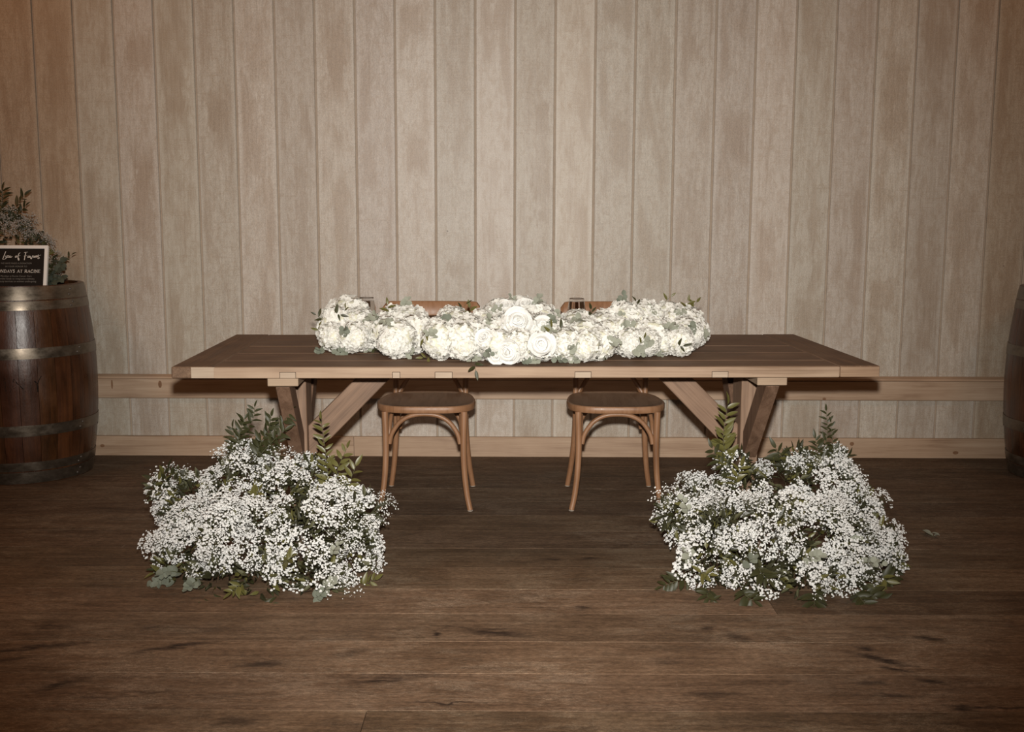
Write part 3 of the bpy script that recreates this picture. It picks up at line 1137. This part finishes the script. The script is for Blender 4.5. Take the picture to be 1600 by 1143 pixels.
def gyp_mesh(seed, nb, big, spread, mats):
    r = random.Random(seed)
    q = MB()
    top = Vector((0, 0, .075))
    q.tube([(0, 0, 0), (r.uniform(-.004, .004), r.uniform(-.004, .004), .04), top * .9], [.0011, .0009, .0007], 3, cap=False, mi=1)
    nbr = 13
    for b in range(nbr):
        # branch tips fill a loose dome
        a = b * 2.39996 + r.uniform(-.3, .3)
        el = math.acos(1 - (b + .5) / nbr * .92)
        rr = spread * r.uniform(.75, 1.1)
        tip = Vector((math.sin(el) * math.cos(a) * rr, math.sin(el) * math.sin(a) * rr, .055 + math.cos(el) * rr * .85))
        st = Vector((0, 0, r.uniform(.02, .055)))
        q.tube([st, st.lerp(tip, .6) + Vector((0, 0, .006)), tip], [.0007, .0005, .0004], 3, cap=False, mi=1)
        for k in range(nb):
            d = Vector((r.gauss(0, 1), r.gauss(0, 1), r.gauss(.5, 1))).normalized()
            p = tip + d * r.uniform(.006, .0175)
            rad = r.choice((.0016, .0025, .0033, .0043)) * big * r.uniform(.85, 1.15)
            vs, fs = ico(r, rad)
            sq = r.uniform(.6, .9)
            q.add([p + Vector((v.x, v.y, v.z * sq)) for v in vs], fs, 0)
            if k % 2 == 0:
                pn = Vector((-d.y, d.x, 0)) * .0003
                q.add([tip + pn, tip - pn, p], [(0, 1, 2)], 1)
    return q.mesh('gypsophila_sprig', mats, smooth=None, recalc=False)


GYP = [gyp_mesh(20 + i, (12, 6, 9, 8, 14, 6, 9)[i], (1.05, 1.2, .95, 1.35, 1.0, .9, 1.1)[i], (.036, .046, .042, .048, .040, .050, .044)[i], [M_GYP, M_STEM]) for i in range(7)]
GYPD = [gyp_mesh(40 + i, 8, .82, .042, [M_GYPD, M_STEM]) for i in range(3)]


def lobes_from(lst):
    out = []
    for px, py, rpx, y in lst:
        c = at(px, py, y)
        out.append((c, rpx * y / FPX))
    return out


def surf_points(lobes, step, rng, zmin):
    pts = []
    for i, (c, R) in enumerate(lobes):
        n = max(6, int(4 * PI * R * R / (step * step)))
        for k in range(n):
            z = 1 - 2 * (k + .5) / n
            a = k * 2.39996 + i
            s = math.sqrt(1 - z * z)
            d = Vector((s * math.cos(a), s * math.sin(a), z))
            p = c + d * R
            if p.z < zmin:
                continue
            if any(j != i and (p - c2).length < R2 - step * .35 for j, (c2, R2) in enumerate(lobes)):
                continue
            if any((p - o[0]).length < step * .62 for o in pts):
                continue
            pts.append((p, d))
    return pts


def bush(name, label, cat, loc, lobes, rng_seed, holes, meshes, group=None, step=.060, zmin=.035, height=.085, scale=1.0, zflo=0.0, avoid=None):
    t = thing(name, label, cat, loc, 0, group)
    r = random.Random(rng_seed)
    off = Vector(loc)
    pts = surf_points(lobes, step, r, zmin)
    cnt = 0
    for p, d in pts:
        if d.y > .75:
            continue
        if avoid and avoid(p):
            continue
        nz = mnoise.noise(p * 9.0 + Vector((rng_seed, 0, 0)))
        if r.random() < holes + (.70 if nz < -.22 else 0):
            continue
        up = (d + Vector((0, -.1, .45))).normalized()
        zax = up
        xax = zax.orthogonal().normalized()
        m3 = Matrix((xax, zax.cross(xax), zax)).transposed() @ Matrix.Rotation(r.uniform(0, 2 * PI), 3, 'Z')
        sc = scale * r.uniform(.8, 1.2)
        pos = p - up * height * sc + d * r.gauss(0, .016) + Vector((r.gauss(0, .01), r.gauss(0, .01), r.gauss(0, .01)))
        m = Matrix.Translation(pos - off) @ m3.to_4x4() @ Matrix.Scale(sc, 4)
        pool = meshes if len(meshes) < 5 else ([meshes[i] for i in ((1, 3, 5, 6) if nz < .08 else (0, 2, 4, 6))])
        o = link('gypsophila_sprig', r.choice(pool), t, mat=m)
        o['kind'] = 'stuff'
        cnt += 1
    # dark filler foliage inside and a frill of leaves on the floor
    items = []
    for (c, R) in lobes:
        for _ in range(int(1300 * R)):
            d = Vector((r.gauss(0, 1), r.gauss(0, 1), r.gauss(0.1, 1))).normalized()
            p = c + d * R * r.uniform(.50, .84)
            if p.z < zflo + .012:
                continue
            if avoid and avoid(p):
                continue
            dd = (d + Vector((r.uniform(-.6, .6), r.uniform(-.6, .6), r.uniform(-.5, .7)))).normalized()
            L = r.uniform(.028, .055)
            if p.z + dd.z * L < zflo + .006:
                dd.z = abs(dd.z) * .2
            items.append((p, dd, Vector((r.uniform(-1, 1), r.uniform(-1, .2), r.uniform(0, 1))), L, L * .36, r.choice((0, 0, 0, 1, 2, 3))))
    o = stuff_leaves('filler_foliage', t, items, [M_DARK, M_RUS, M_STEM, M_RUSB])
    # stems gathered on the floor
    q = MB()
    low = min(lobes, key=lambda l: abs(l[0].x - loc[0]))
    for k in range(10):
        a = 2 * PI * k / 10
        c, R = lobes[k % len(lobes)]
        q.tube([(r.uniform(-.04, .04), r.uniform(-.04, .04), zflo - off.z + .002), ((c.x - off.x) * .5, (c.y - off.y) * .5, (c.z - off.z) * .55), tuple(c - off)], .0022, 5)
    q.build('stem_bundle', M_STEM, t, smooth=4)
    return t, pts


def ground_sprigs(t, specs, seed, leaves_by):
    r = random.Random(seed)
    for i, (kind, pts3, n, sc) in enumerate(specs):
        sprig(t, {'r': 'ruscus_sprig', 'b': 'ruscus_sprig', 'e': 'eucalyptus_sprig', 'd': 'eucalyptus_sprig'}[kind], pts3, leaves_by[kind], int(n * (1.35 if kind in 'rb' else 1.15)), sc * (1.02 if kind == 'r' else 1.10), seed + i,
              face=Vector((0, -.8, .6)), start=.1)


LV = {'r': RUS, 'b': RUSB, 'e': EUC, 'd': EUCD}


def S3(*pp):
    return [at(px, py, y) for px, py, y in pp]


# ---- left floor arrangement
LOB_L = lobes_from([(368, 770, 62, 4.06), (300, 792, 60, 4.03), (440, 780, 62, 4.0), (520, 812, 62, 3.93), (545, 858, 54, 3.86), (470, 850, 78, 3.80),
                    (380, 850, 78, 3.80), (300, 850, 62, 3.86), (275, 888, 42, 3.80), (410, 905, 46, 3.66), (500, 905, 44, 3.68), (340, 900, 42, 3.72),
                    (385, 722, 34, 4.10), (262, 760, 34, 4.02), (480, 745, 34, 4.06), (560, 800, 36, 3.98)])
post_l = Vector((TX - XL, TY - .155 + -.03, 0))


def avoid_l(p):
    return abs(p.x - (TX - XL)) < .085 and p.y > 4.15


bl, _ = bush('gypsophila_arrangement', 'large white gypsophila floor arrangement in front of the left trestle of the table', 'flower arrangement',
             (at(415, 930, 3.85).x, 3.86, 0), LOB_L, 5, .14, GYP, 'gypsophila arrangements on the floor', avoid=avoid_l)
SP_L = [
    ('r', S3((385, 715, 4.08), (410, 690, 4.08), (440, 662, 4.06), (456, 640, 4.02)), 15, .86),
    ('r', S3((372, 710, 4.10), (380, 680, 4.10), (395, 655, 4.10), (398, 636, 4.10)), 12, .80),
    ('r', S3((375, 705, 4.12), (368, 690, 4.12), (364, 668, 4.12)), 9, .8),
    ('r', S3((392, 712, 4.05), (415, 702, 4.05), (436, 690, 4.05)), 8, .8),
    ('r', S3((400, 718, 4.02), (408, 690, 4.02), (420, 668, 4.02), (424, 650, 4.0)), 12, .85),
    ('r', S3((380, 720, 4.06), (372, 695, 4.06), (376, 672, 4.06), (382, 655, 4.06)), 11, .85),
    ('r', S3((405, 712, 4.0), (425, 690, 4.0), (445, 672, 4.0)), 9, .85),
    ('b', S3((520, 790, 3.98), (512, 740, 3.99), (508, 700, 4.0), (502, 655, 4.0)), 17, .80),
    ('b', S3((525, 770, 3.97), (527, 735, 3.97), (542, 700, 3.97)), 9, .95),
    ('b', S3((535, 775, 3.95), (545, 755, 3.95), (556, 728, 3.95)), 8, .9),
    ('r', S3((360, 930, 3.64), (335, 945, 3.58), (318, 950, 3.55)), 9, .75),
    ('r', S3((470, 940, 3.60), (482, 955, 3.55), (492, 962, 3.53)), 5, .95),
    ('r', S3((350, 835, 3.70), (325, 838, 3.66), (310, 850, 3.64)), 7, .9),
    ('r', S3((335, 795, 3.92), (345, 800, 3.86), (352, 812, 3.82)), 7, .9),
    ('b', S3((395, 785, 3.88), (400, 775, 3.85), (405, 765, 3.84)), 6, .8),
    ('b', S3((440, 880, 3.62), (448, 876, 3.58), (455, 870, 3.56)), 6, .8),
    ('b', S3((560, 920, 3.76), (572, 912, 3.74), (585, 905, 3.74)), 6, .8),
    ('b', S3((380, 910, 3.56), (370, 918, 3.54), (362, 925, 3.53)), 7, .7),
    ('d', S3((275, 905, 3.72), (255, 905, 3.70), (238, 910, 3.70)), 11, 1.0),
    ('d', S3((285, 895, 3.70), (265, 892, 3.66), (250, 898, 3.64)), 9, 1.0),
    ('e', S3((505, 925, 3.60), (512, 915, 3.57), (522, 905, 3.55)), 8, 1.0),
    ('d', S3((490, 935, 3.60), (500, 930, 3.56), (506, 922, 3.54)), 7, 1.0),
    ('e', S3((520, 868, 3.66), (522, 858, 3.64), (530, 850, 3.63)), 6, .95),
    ('d', S3((310, 905, 3.66), (300, 912, 3.62), (292, 920, 3.60)), 8, .9),
    ('r', S3((400, 940, 3.60), (412, 945, 3.56), (425, 943, 3.55)), 5, .8),
]
ground_sprigs(bl, SP_L, 100, LV)

# ---- right floor arrangement
LOB_R = lobes_from([(1110, 790, 50, 4.10), (1165, 770, 52, 4.10), (1225, 760, 52, 4.12), (1290, 760, 56, 4.10), (1325, 800, 52, 4.04), (1355, 850, 50, 3.96),
                    (1290, 850, 78, 3.84), (1205, 850, 80, 3.80), (1120, 840, 62, 3.88), (1065, 800, 36, 3.96), (1045, 805, 24, 3.94), (1100, 880, 50, 3.78),
                    (1180, 895, 46, 3.70), (1260, 905, 46, 3.66), (1325, 900, 48, 3.74), (1308, 722, 26, 4.12), (1148, 728, 24, 4.12), (1245, 722, 26, 4.14), (1375, 880, 34, 3.9)])


def avoid_r(p):
    return abs(p.x - (TX + XL)) < .09 and p.y > 4.20


brr, _ = bush('gypsophila_arrangement', 'large white gypsophila floor arrangement in front of the right trestle of the table', 'flower arrangement',
              (at(1215, 930, 3.85).x, 3.87, 0), LOB_R, 9, .14, GYP, 'gypsophila arrangements on the floor', avoid=avoid_r)
SP_R = [
    ('b', S3((1140, 735, 4.08), (1133, 705, 4.08), (1130, 680, 4.07), (1137, 632, 4.06)), 19, 1.02),
    ('r', S3((1150, 740, 4.06), (1125, 720, 4.06), (1113, 700, 4.05)), 8, .9),
    ('r', S3((1290, 725, 4.10), (1289, 700, 4.11), (1293, 672, 4.12), (1291, 642, 4.12)), 15, .62),
    ('r', S3((1280, 730, 4.10), (1278, 705, 4.10), (1274, 685, 4.10)), 10, .75),
    ('r', S3((1300, 730, 4.09), (1302, 700, 4.09), (1298, 660, 4.1)), 10, .6),
    ('r', S3((1222, 720, 4.12), (1218, 708, 4.12), (1212, 700, 4.12)), 5, 1.0),
    ('b', S3((1150, 760, 4.02), (1152, 745, 4.0), (1158, 728, 4.0)), 7, .9),
    ('b', S3((1235, 800, 3.90), (1238, 790, 3.86), (1244, 780, 3.84)), 7, .95),
    ('b', S3((1215, 805, 3.86), (1222, 812, 3.82), (1226, 820, 3.80)), 6, .8),
    ('b', S3((1100, 893, 3.66), (1095, 895, 3.63), (1108, 897, 3.61)), 5, .9),
    ('r', S3((1080, 900, 3.72), (1055, 908, 3.70), (1035, 916, 3.70)), 9, .9),
    ('r', S3((1110, 920, 3.66), (1105, 930, 3.60), (1115, 938, 3.58)), 9, .8),
    ('r', S3((1160, 920, 3.62), (1165, 930, 3.57), (1178, 938, 3.55)), 9, .95),
    ('r', S3((1185, 885, 3.60), (1190, 895, 3.57), (1200, 905, 3.55)), 9, .95),
    ('r', S3((1275, 925, 3.60), (1273, 935, 3.56), (1272, 945, 3.54)), 6, 1.1),
    ('r', S3((1335, 925, 3.62), (1345, 935, 3.58), (1352, 944, 3.56)), 10, 1.0),
    ('r', S3((1350, 925, 3.64), (1365, 930, 3.62), (1376, 938, 3.62)), 8, .95),
    ('r', S3((1375, 905, 3.78), (1388, 902, 3.76), (1395, 910, 3.76)), 8, .95),
    ('b', S3((1378, 900, 3.74), (1385, 908, 3.72), (1380, 916, 3.72)), 5, .9),
    ('e', S3((1265, 880, 3.62), (1268, 870, 3.60), (1280, 868, 3.59)), 9, 1.1),
    ('e', S3((1075, 800, 3.86), (1073, 792, 3.85), (1066, 780, 3.85)), 5, 1.0),
    ('e', S3((1080, 875, 3.72), (1078, 868, 3.70), (1072, 862, 3.69)), 4, 1.2),
    ('e', S3((1345, 880, 3.68), (1360, 878, 3.66), (1378, 880, 3.66)), 8, .95),
    ('e', S3((1330, 850, 3.74), (1335, 846, 3.72), (1342, 842, 3.71)), 6, .9),
    ('d', S3((1170, 880, 3.62), (1172, 875, 3.60), (1178, 872, 3.59)), 5, .9),
    ('r', S3((1320, 820, 3.86), (1315, 815, 3.82), (1308, 818, 3.80)), 6, .9),
]
ground_sprigs(brr, SP_R, 200, LV)

# ---- arrangement on the left barrel
LOB_B = lobes_from([(10, 375, 46, 5.52), (45, 395, 36, 5.50), (-30, 385, 45, 5.52), (20, 420, 40, 5.54), (66, 410, 22, 5.50)])
bb, _ = bush('barrel_flowers', 'gypsophila coloured for dim light and dark greenery arrangement behind the framed sign on the barrel', 'flower arrangement',
             (at(10, 430, 5.55).x, 5.55, BH - .038), LOB_B, 12, .08, GYPD, None, step=.05, zmin=BH + .01, height=.08, scale=.9, zflo=BH - .01,
             avoid=lambda p: p.y < 5.505 and p.z < 1.22 or p.y > 5.78)
SP_B = [
    ('r', S3((0, 350, 5.5), (2, 325, 5.5), (4, 295, 5.5)), 13, 1.0),
    ('r', S3((12, 350, 5.5), (20, 330, 5.5), (38, 305, 5.48)), 12, .95),
    ('r', S3((18, 350, 5.48), (28, 335, 5.48), (40, 322, 5.46)), 8, .9),
    ('d', S3((75, 440, 5.45), (88, 425, 5.44), (100, 408, 5.43)), 13, 1.15),
    ('d', S3((72, 442, 5.44), (86, 438, 5.43), (99, 434, 5.42)), 9, 1.1),
    ('r', S3((70, 430, 5.46), (90, 412, 5.46), (112, 398, 5.46)), 8, .55),
]
M_EUCB = plain('silver_dollar_leaf_dark', (.062, .070, .050), .65, .2, .2, 20)
EUCB = [leaf_mesh('leaf', M_EUCB, 'euc', .030, .026, i + 19) for i in range(3)]
ground_sprigs(bb, SP_B, 300, {**LV, 'd': EUCB})


# ------------------------------------------------------------------ hydrangea runner on the table
def hydrangea_mesh(seed, nfl):
    """unit-radius head made of four-petalled florets"""
    r = random.Random(seed)
    q = MB()
    vs, fs = [], []
    for i in range(7):
        th = PI * i / 6
        for j in range(10):
            a = 2 * PI * j / 10
            vs.append((.86 * math.sin(th) * math.cos(a), .86 * math.sin(th) * math.sin(a), .86 * math.cos(th)))
    for i in range(6):
        for j in range(10):
            fs.append((i * 10 + j, i * 10 + (j + 1) % 10, (i + 1) * 10 + (j + 1) % 10, (i + 1) * 10 + j))
    q.add(vs, fs, 1)
    for k in range(nfl):
        z = 1 - 2 * (k + .5) / nfl
        a = k * 2.39996
        s = math.sqrt(1 - z * z)
        n = (Vector((s * math.cos(a), s * math.sin(a), z)) + Vector((r.gauss(0, .10), r.gauss(0, .10), r.gauss(0, .10)))).normalized()
        rad = 1.0 + r.uniform(-.07, .05)
        x = n.orthogonal().normalized()
        x = Matrix.Rotation(r.uniform(0, 2 * PI), 3, n) @ x
        n2 = (n + Vector((r.gauss(0, .28), r.gauss(0, .28), r.gauss(0, .28)))).normalized()
        x = (x - n2 * x.dot(n2)).normalized()
        y = n2.cross(x)
        c = n * (rad - .03)
        sz = r.uniform(.145, .19)
        for p in range(4):
            ang = p * PI / 2 + r.uniform(-.12, .12)
            d = x * math.cos(ang) + y * math.sin(ang)
            e = -x * math.sin(ang) + y * math.cos(ang)
            cup = r.uniform(-.02, .05)
            w = .56
            pts = [c, c + d * sz * .42 + e * sz * w * .85 + n2 * (sz * .16), c + d * sz * .45 + n2 * sz * .06, c + d * sz * .42 - e * sz * w * .85 + n2 * (sz * .16),
                   c + d * sz * .92 + e * sz * w * .55 + n2 * (sz * .12 + cup), c + d * sz + n2 * cup, c + d * sz * .92 - e * sz * w * .55 + n2 * (sz * .12 + cup)]
            q.add(pts, [(0, 2, 1), (0, 3, 2), (1, 2, 5, 4), (2, 3, 6, 5)], 0)
        q.add([c + n2 * .03 + d * .018, c + n2 * .03 + e * .018, c + n2 * .03 - d * .018, c + n2 * .03 - e * .018], [(0, 1, 2, 3)], 0)
    return q.mesh('hydrangea_head', [M_HYD, M_HYDC], smooth=4, recalc=False)


HYD = [hydrangea_mesh(60 + i, 215 + 14 * i) for i in range(4)]
runner = thing('floral_runner', 'row of white hydrangeas and roses with grey green leaves along the table centre', 'flower arrangement',
               (TX, TY - .15, TZ))
RO = Vector(runner.location)
HEADS = [  # photo centre x, y, radius px, depth
    (541, 496, 32, 4.60), (525, 524, 30, 4.44), (560, 518, 30, 4.46), (552, 536, 24, 4.30), (520, 532, 22, 4.34), (575, 530, 24, 4.38),
    (618, 508, 30, 4.50), (640, 506, 28, 4.48), (606, 528, 27, 4.32), (645, 526, 28, 4.30), (622, 540, 28, 4.18), (655, 518, 24, 4.4),
    (712, 512, 30, 4.48), (694, 522, 28, 4.34), (735, 525, 28, 4.30), (688, 544, 29, 4.12), (722, 545, 29, 4.10), (748, 540, 26, 4.14), (755, 510, 26, 4.40), (704, 498, 18, 4.5),
    (780, 500, 32, 4.46), (815, 495, 30, 4.50), (836, 502, 32, 4.44), (770, 530, 30, 4.22), (806, 530, 36, 4.20), (845, 528, 32, 4.22), (776, 553, 24, 4.06), (812, 553, 25, 4.05), (850, 552, 24, 4.06),
    (902, 514, 30, 4.46), (880, 530, 28, 4.28), (915, 535, 28, 4.24), (884, 550, 25, 4.08), (916, 552, 25, 4.07), (938, 546, 24, 4.12), (944, 515, 28, 4.42), (872, 520, 22, 4.4),
    (975, 505, 32, 4.50), (1003, 500, 30, 4.52), (965, 525, 26, 4.32), (990, 528, 26, 4.30), (985, 548, 22, 4.20), (1010, 546, 22, 4.22), (1018, 528, 27, 4.3),
    (1042, 500, 28, 4.52), (1065, 508, 30, 4.48), (1040, 525, 26, 4.34), (1070, 530, 28, 4.34), (1060, 538, 24, 4.24), (1085, 518, 22, 4.44), (1036, 538, 20, 4.28)]
rh = random.Random(8)
for (xa, ya, ra, da) in list(HEADS):          # smaller heads wedged between neighbours
    nb = sorted((h for h in HEADS[:51] if h[:2] != (xa, ya)), key=lambda h: (h[0] - xa) ** 2 + (h[1] - ya) ** 2)[0]
    mx, my = (xa + nb[0]) / 2, (ya + nb[1]) / 2
    if rh.random() < .55 and not (955 < mx < 970 and my > 535):
        HEADS.append((mx + rh.uniform(-4, 4), my + rh.uniform(-3, 5), min(ra, nb[2]) * .72, min(da, nb[3]) - .03))
SPH = []
for i, (px, py, rp, y) in enumerate(HEADS):
    R = rp * y / FPX
    c = at(px, py, y)
    if c.z - R * 1.1 < TZ + .002:
        c.z = TZ + .002 + R * 1.1
    SPH.append((c, R))
    rot = Matrix.Rotation(rh.uniform(0, 6.28), 4, 'Z') @ Matrix.Rotation(rh.uniform(0, 3.1), 4, 'X')
    o = link('hydrangea_head', HYD[i % 4], runner, mat=Matrix.Translation(c - RO) @ rot @ Matrix.Diagonal((R * rh.uniform(.98, 1.2), R * rh.uniform(.98, 1.2), R * rh.uniform(.95, 1.1), 1)))
    o['kind'] = 'stuff'


def hit(px, py):
    """where the sight line meets the flower mass"""
    r = ray(px, py).normalized()
    best = None
    for c, R in SPH:
        oc = CAMP - c
        b = oc.dot(r)
        disc = b * b - (oc.dot(oc) - R * R)
        if disc > 0:
            tt = -b - math.sqrt(disc)
            if best is None or tt < best[0]:
                best = (tt, c, R)
    if best is None:
        best = min(((c - CAMP).dot(r), c, R) if ((c - CAMP) - r * (c - CAMP).dot(r)).length < R * 2.2 else (99, c, R) for c, R in [(Vector(c), R) for c, R in SPH])if False else None
    return best, r


def hitp(px, py):
    b, r = hit(px, py)
    if b:
        p = CAMP + r * b[0]
        return p, (p - b[1]).normalized()
    # beside the mass: depth of the nearest head
    bestd = min(SPH, key=lambda cr: ((cr[0] - CAMP) - r * (cr[0] - CAMP).dot(r)).length - cr[1])
    p = CAMP + r * (bestd[0] - CAMP).dot(r)
    return p, Vector((0, -1, .3))


# roses of the tall middle group, each petal its own piece
def rose_petal(rad, h, w, open_):
    q = MB()
    vs, fs = [], []
    nu, nv = 6, 4
    for j in range(nv + 1):
        v = j / nv
        rr = rad * (.45 + .55 * math.sin(PI * .60 * v)) + open_ * v ** 5
        for i in range(nu + 1):
            u = -1 + 2 * i / nu
            a = u * w * (.45 + .55 * math.sin(min(1, v * 1.25) * PI / 2))
            z = h - .50 * (1 - v) - .09 * u * u * v - open_ * .5 * v ** 5
            vs.append((rr * math.cos(a), rr * math.sin(a), z))
    m = nu + 1
    for j in range(nv):
        for i in range(nu):
            fs.append((j * m + i, j * m + i + 1, (j + 1) * m + i + 1, (j + 1) * m + i))
    q.add(vs, fs)
    return q.mesh('petal', M_ROSE, smooth=4, recalc=False)


RINGS = [(.09, .80, 2.0, .0, 3), (.18, .82, 1.6, .01, 3), (.29, .82, 1.25, .02, 4), (.42, .79, 1.0, .03, 4), (.56, .73, .90, .05, 5), (.72, .63, .85, .08, 5), (.88, .50, .80, .14, 6)]
PET = [rose_petal(*x[:4]) for x in RINGS]
q = MB()
q.lathe([(0, .78), (.05, .75), (.10, .66), (.30, .60), (.48, .50), (.66, .34), (.8, .1), (.5, -.1), (0, -.1)], 14)
CORE = q.mesh('rose', M_ROSE, smooth=4)
for i, (px, py, rp, fwd) in enumerate(((809, 503, 25, .010), (821, 476, 15, .0), (788, 480, 16, .0), (795, 549, 21, .010), (776, 555, 15, .0), (846, 538, 22, .008), (848, 508, 17, 0), (758, 528, 17, .0))):
    p, n = hitp(px, py)
    R = rp * p.y / FPX
    nn = (n + Vector((0, -1.2, .4))).normalized()
    if i in (1, 2):
        nn = Vector((0, -.7, .8)).normalized()
    x = nn.orthogonal().normalized()
    m = Matrix.Translation(p - RO - nn * (R * .32)) @ Matrix((x, nn.cross(x), nn)).transposed().to_4x4() @ Matrix.Scale(R, 4)
    rose = link('rose', CORE, runner, mat=m)
    for k, (rad, h, w, op, n_) in enumerate(RINGS):
        for j in range(n_):
            link('petal', PET[k], rose, mat=Matrix.Rotation(2 * PI * (j + .5 * k) / n_ + rh.uniform(-.35, .35), 4, 'Z') @ Matrix.Rotation(rh.uniform(-.16, .16), 4, 'Y') @ Matrix.Diagonal((rh.uniform(.85, 1.12), rh.uniform(.9, 1.1), rh.uniform(.93, 1.06), 1)))

# leaves tucked into the runner
EU = [(540, 517), (575, 500), (610, 507), (635, 474), (535, 555), (575, 548), (640, 550), (678, 521), (697, 502), (746, 522), (765, 503), (776, 485), (765, 548),
      (735, 557), (805, 472), (840, 474), (858, 503), (868, 492), (855, 520), (905, 502), (873, 556), (968, 496), (978, 510), (955, 534), (972, 468), (1015, 484),
      (1060, 491), (1050, 513), (1079, 512), (1013, 534), (1031, 546), (994, 546), (822, 571), (835, 570), (898, 574), (892, 543), (500, 548), (1098, 522), (590, 502)]
RU = [(526, 493), (541, 490), (503, 498), (500, 514), (518, 545), (608, 486), (672, 506), (668, 524), (657, 549), (740, 566), (742, 578), (668, 574), (878, 517), (860, 522),
      (935, 566), (1000, 535), (1062, 540), (1073, 481), (996, 481), (1043, 468), (585, 553), (735, 488), (925, 490), (1084, 478), (722, 484)]
for i, (px, py) in enumerate(EU):
    p, n = hitp(px, py)
    r = random.Random(500 + i)
    a = r.uniform(0, 2 * PI)
    d = Vector((math.cos(a), 0, math.sin(a) * .8))
    p0 = p + n * .004 - d * .018
    pts = [p0 - n * .012, p0 + n * .006 + d * .012, p0 + n * .010 + d * .036]
    for z in pts:
        z.z = max(z.z, TZ + .012)
    sprig(runner, 'eucalyptus_sprig', pts, EUC if i % 4 else EUCD, r.choice((5, 6, 6, 7)), r.uniform(.82, 1.08), 520 + i, face=(n + Vector((0, -.8, .2))), start=.2, stem_r=.001)
for i, (px, py) in enumerate(RU):
    p, n = hitp(px, py)
    r = random.Random(600 + i)
    a = r.uniform(0, 2 * PI)
    if py < 490:
        a = r.uniform(.7, 2.3)
    d = Vector((math.cos(a), 0, math.sin(a)))
    if (px, py) == (742, 578):
        p = at(742, 572, 3.90)
        n = Vector((0, -1, 0))
        d = Vector((.1, 0, -1))
        pts = [p + Vector((0, .05, .012)), p + Vector((0, 0.0, .006)), p + Vector((.003, -.012, -.012))]
    else:
        p0 = p + n * .004
        pts = [p0 - n * .012 - d * .012, p0 + n * .006, p0 + n * .010 + d * .016]
        for z in pts:
            z.z = max(z.z, TZ + .014)
    sprig(runner, 'ruscus_sprig', pts, RUSB if i % 2 else RUS, r.choice((2, 3, 3)), r.uniform(.60, .80), 640 + i, face=(n + Vector((0, -.9, .1))), start=.35, stem_r=.001)


# ------------------------------------------------------------------ water goblets behind the flowers
def goblet(label, loc):
    t = thing('water_goblet', label, 'glass', loc, 0, 'water goblets on the table')
    q = MB()
    outer = [(0, 0), (.034, 0), (.035, .002), (.030, .004), (.010, .008), (.0055, .014), (.005, .045), (.006, .060), (.014, .066), (.026, .076), (.035, .094), (.0395, .118), (.0390, .145), (.0355, .170), (.0335, .182), (.0328, .187), (.0325, .1892), (.0320, .1900)]
    inner = [(.0314, .1896), (.0313, .1885), (.0317, .186), (.0323, .182), (.0343, .170), (.0376, .145), (.0381, .118), (.0336, .095), (.0245, .079), (.012, .0705), (0, .069)]
    q.lathe(outer + inner, 48)
    g = q.build('bowl', M_GLASS, t, smooth=4, merge=True)
    q = MB()
    q.lathe([(0, .0698), (.0117, .0712), (.0242, .0796), (.0333, .0955), (.0378, .118), (.0373, .145), (.0341, .170), (.0331, .177), (0, .177)], 48)
    q.build('water', M_WATER, t, smooth=.9, merge=True)
    return t


g1 = goblet('clear water goblet behind the flowers, the left of two, beside a chair back', (at(573.5, 520, 4.76).x, 4.76, TZ + .001))
g2 = goblet('clear water goblet behind the flowers, the right of two, before a chair back', (at(900.5, 520, 4.78).x, 4.78, TZ - .001))

# ------------------------------------------------------------------ fallen leaf on the floor
lp = onz(1455, 838)
fallen = thing('fallen_leaf', 'small pale green leaf sprig dropped on the floor right of the flowers', 'leaf', (lp.x, lp.y, .001))
q = MB()
q.tube([(-.012, .035, .004), (0, .005, .003), (.006, -.012, .003)], .0012, 5)
q.build('stem', M_STEM, fallen, smooth=4)
for (x, y, a, s) in ((-.004, .006, 1.9, 1.7), (.002, -.012, 2.2, 1.2), (.030, -.010, 2.4, 1.3), (.006, -.014, .2, .8)):
    link('leaf', EUC[0] if s > .9 else EUC[1], fallen, mat=Matrix.Translation((x, y, .006)) @ Matrix.Rotation(a, 4, 'Z') @ Matrix.Rotation(-.25, 4, 'Y') @ Matrix.Diagonal((s, s * .7, s, 1)))

bpy.context.view_layer.update()
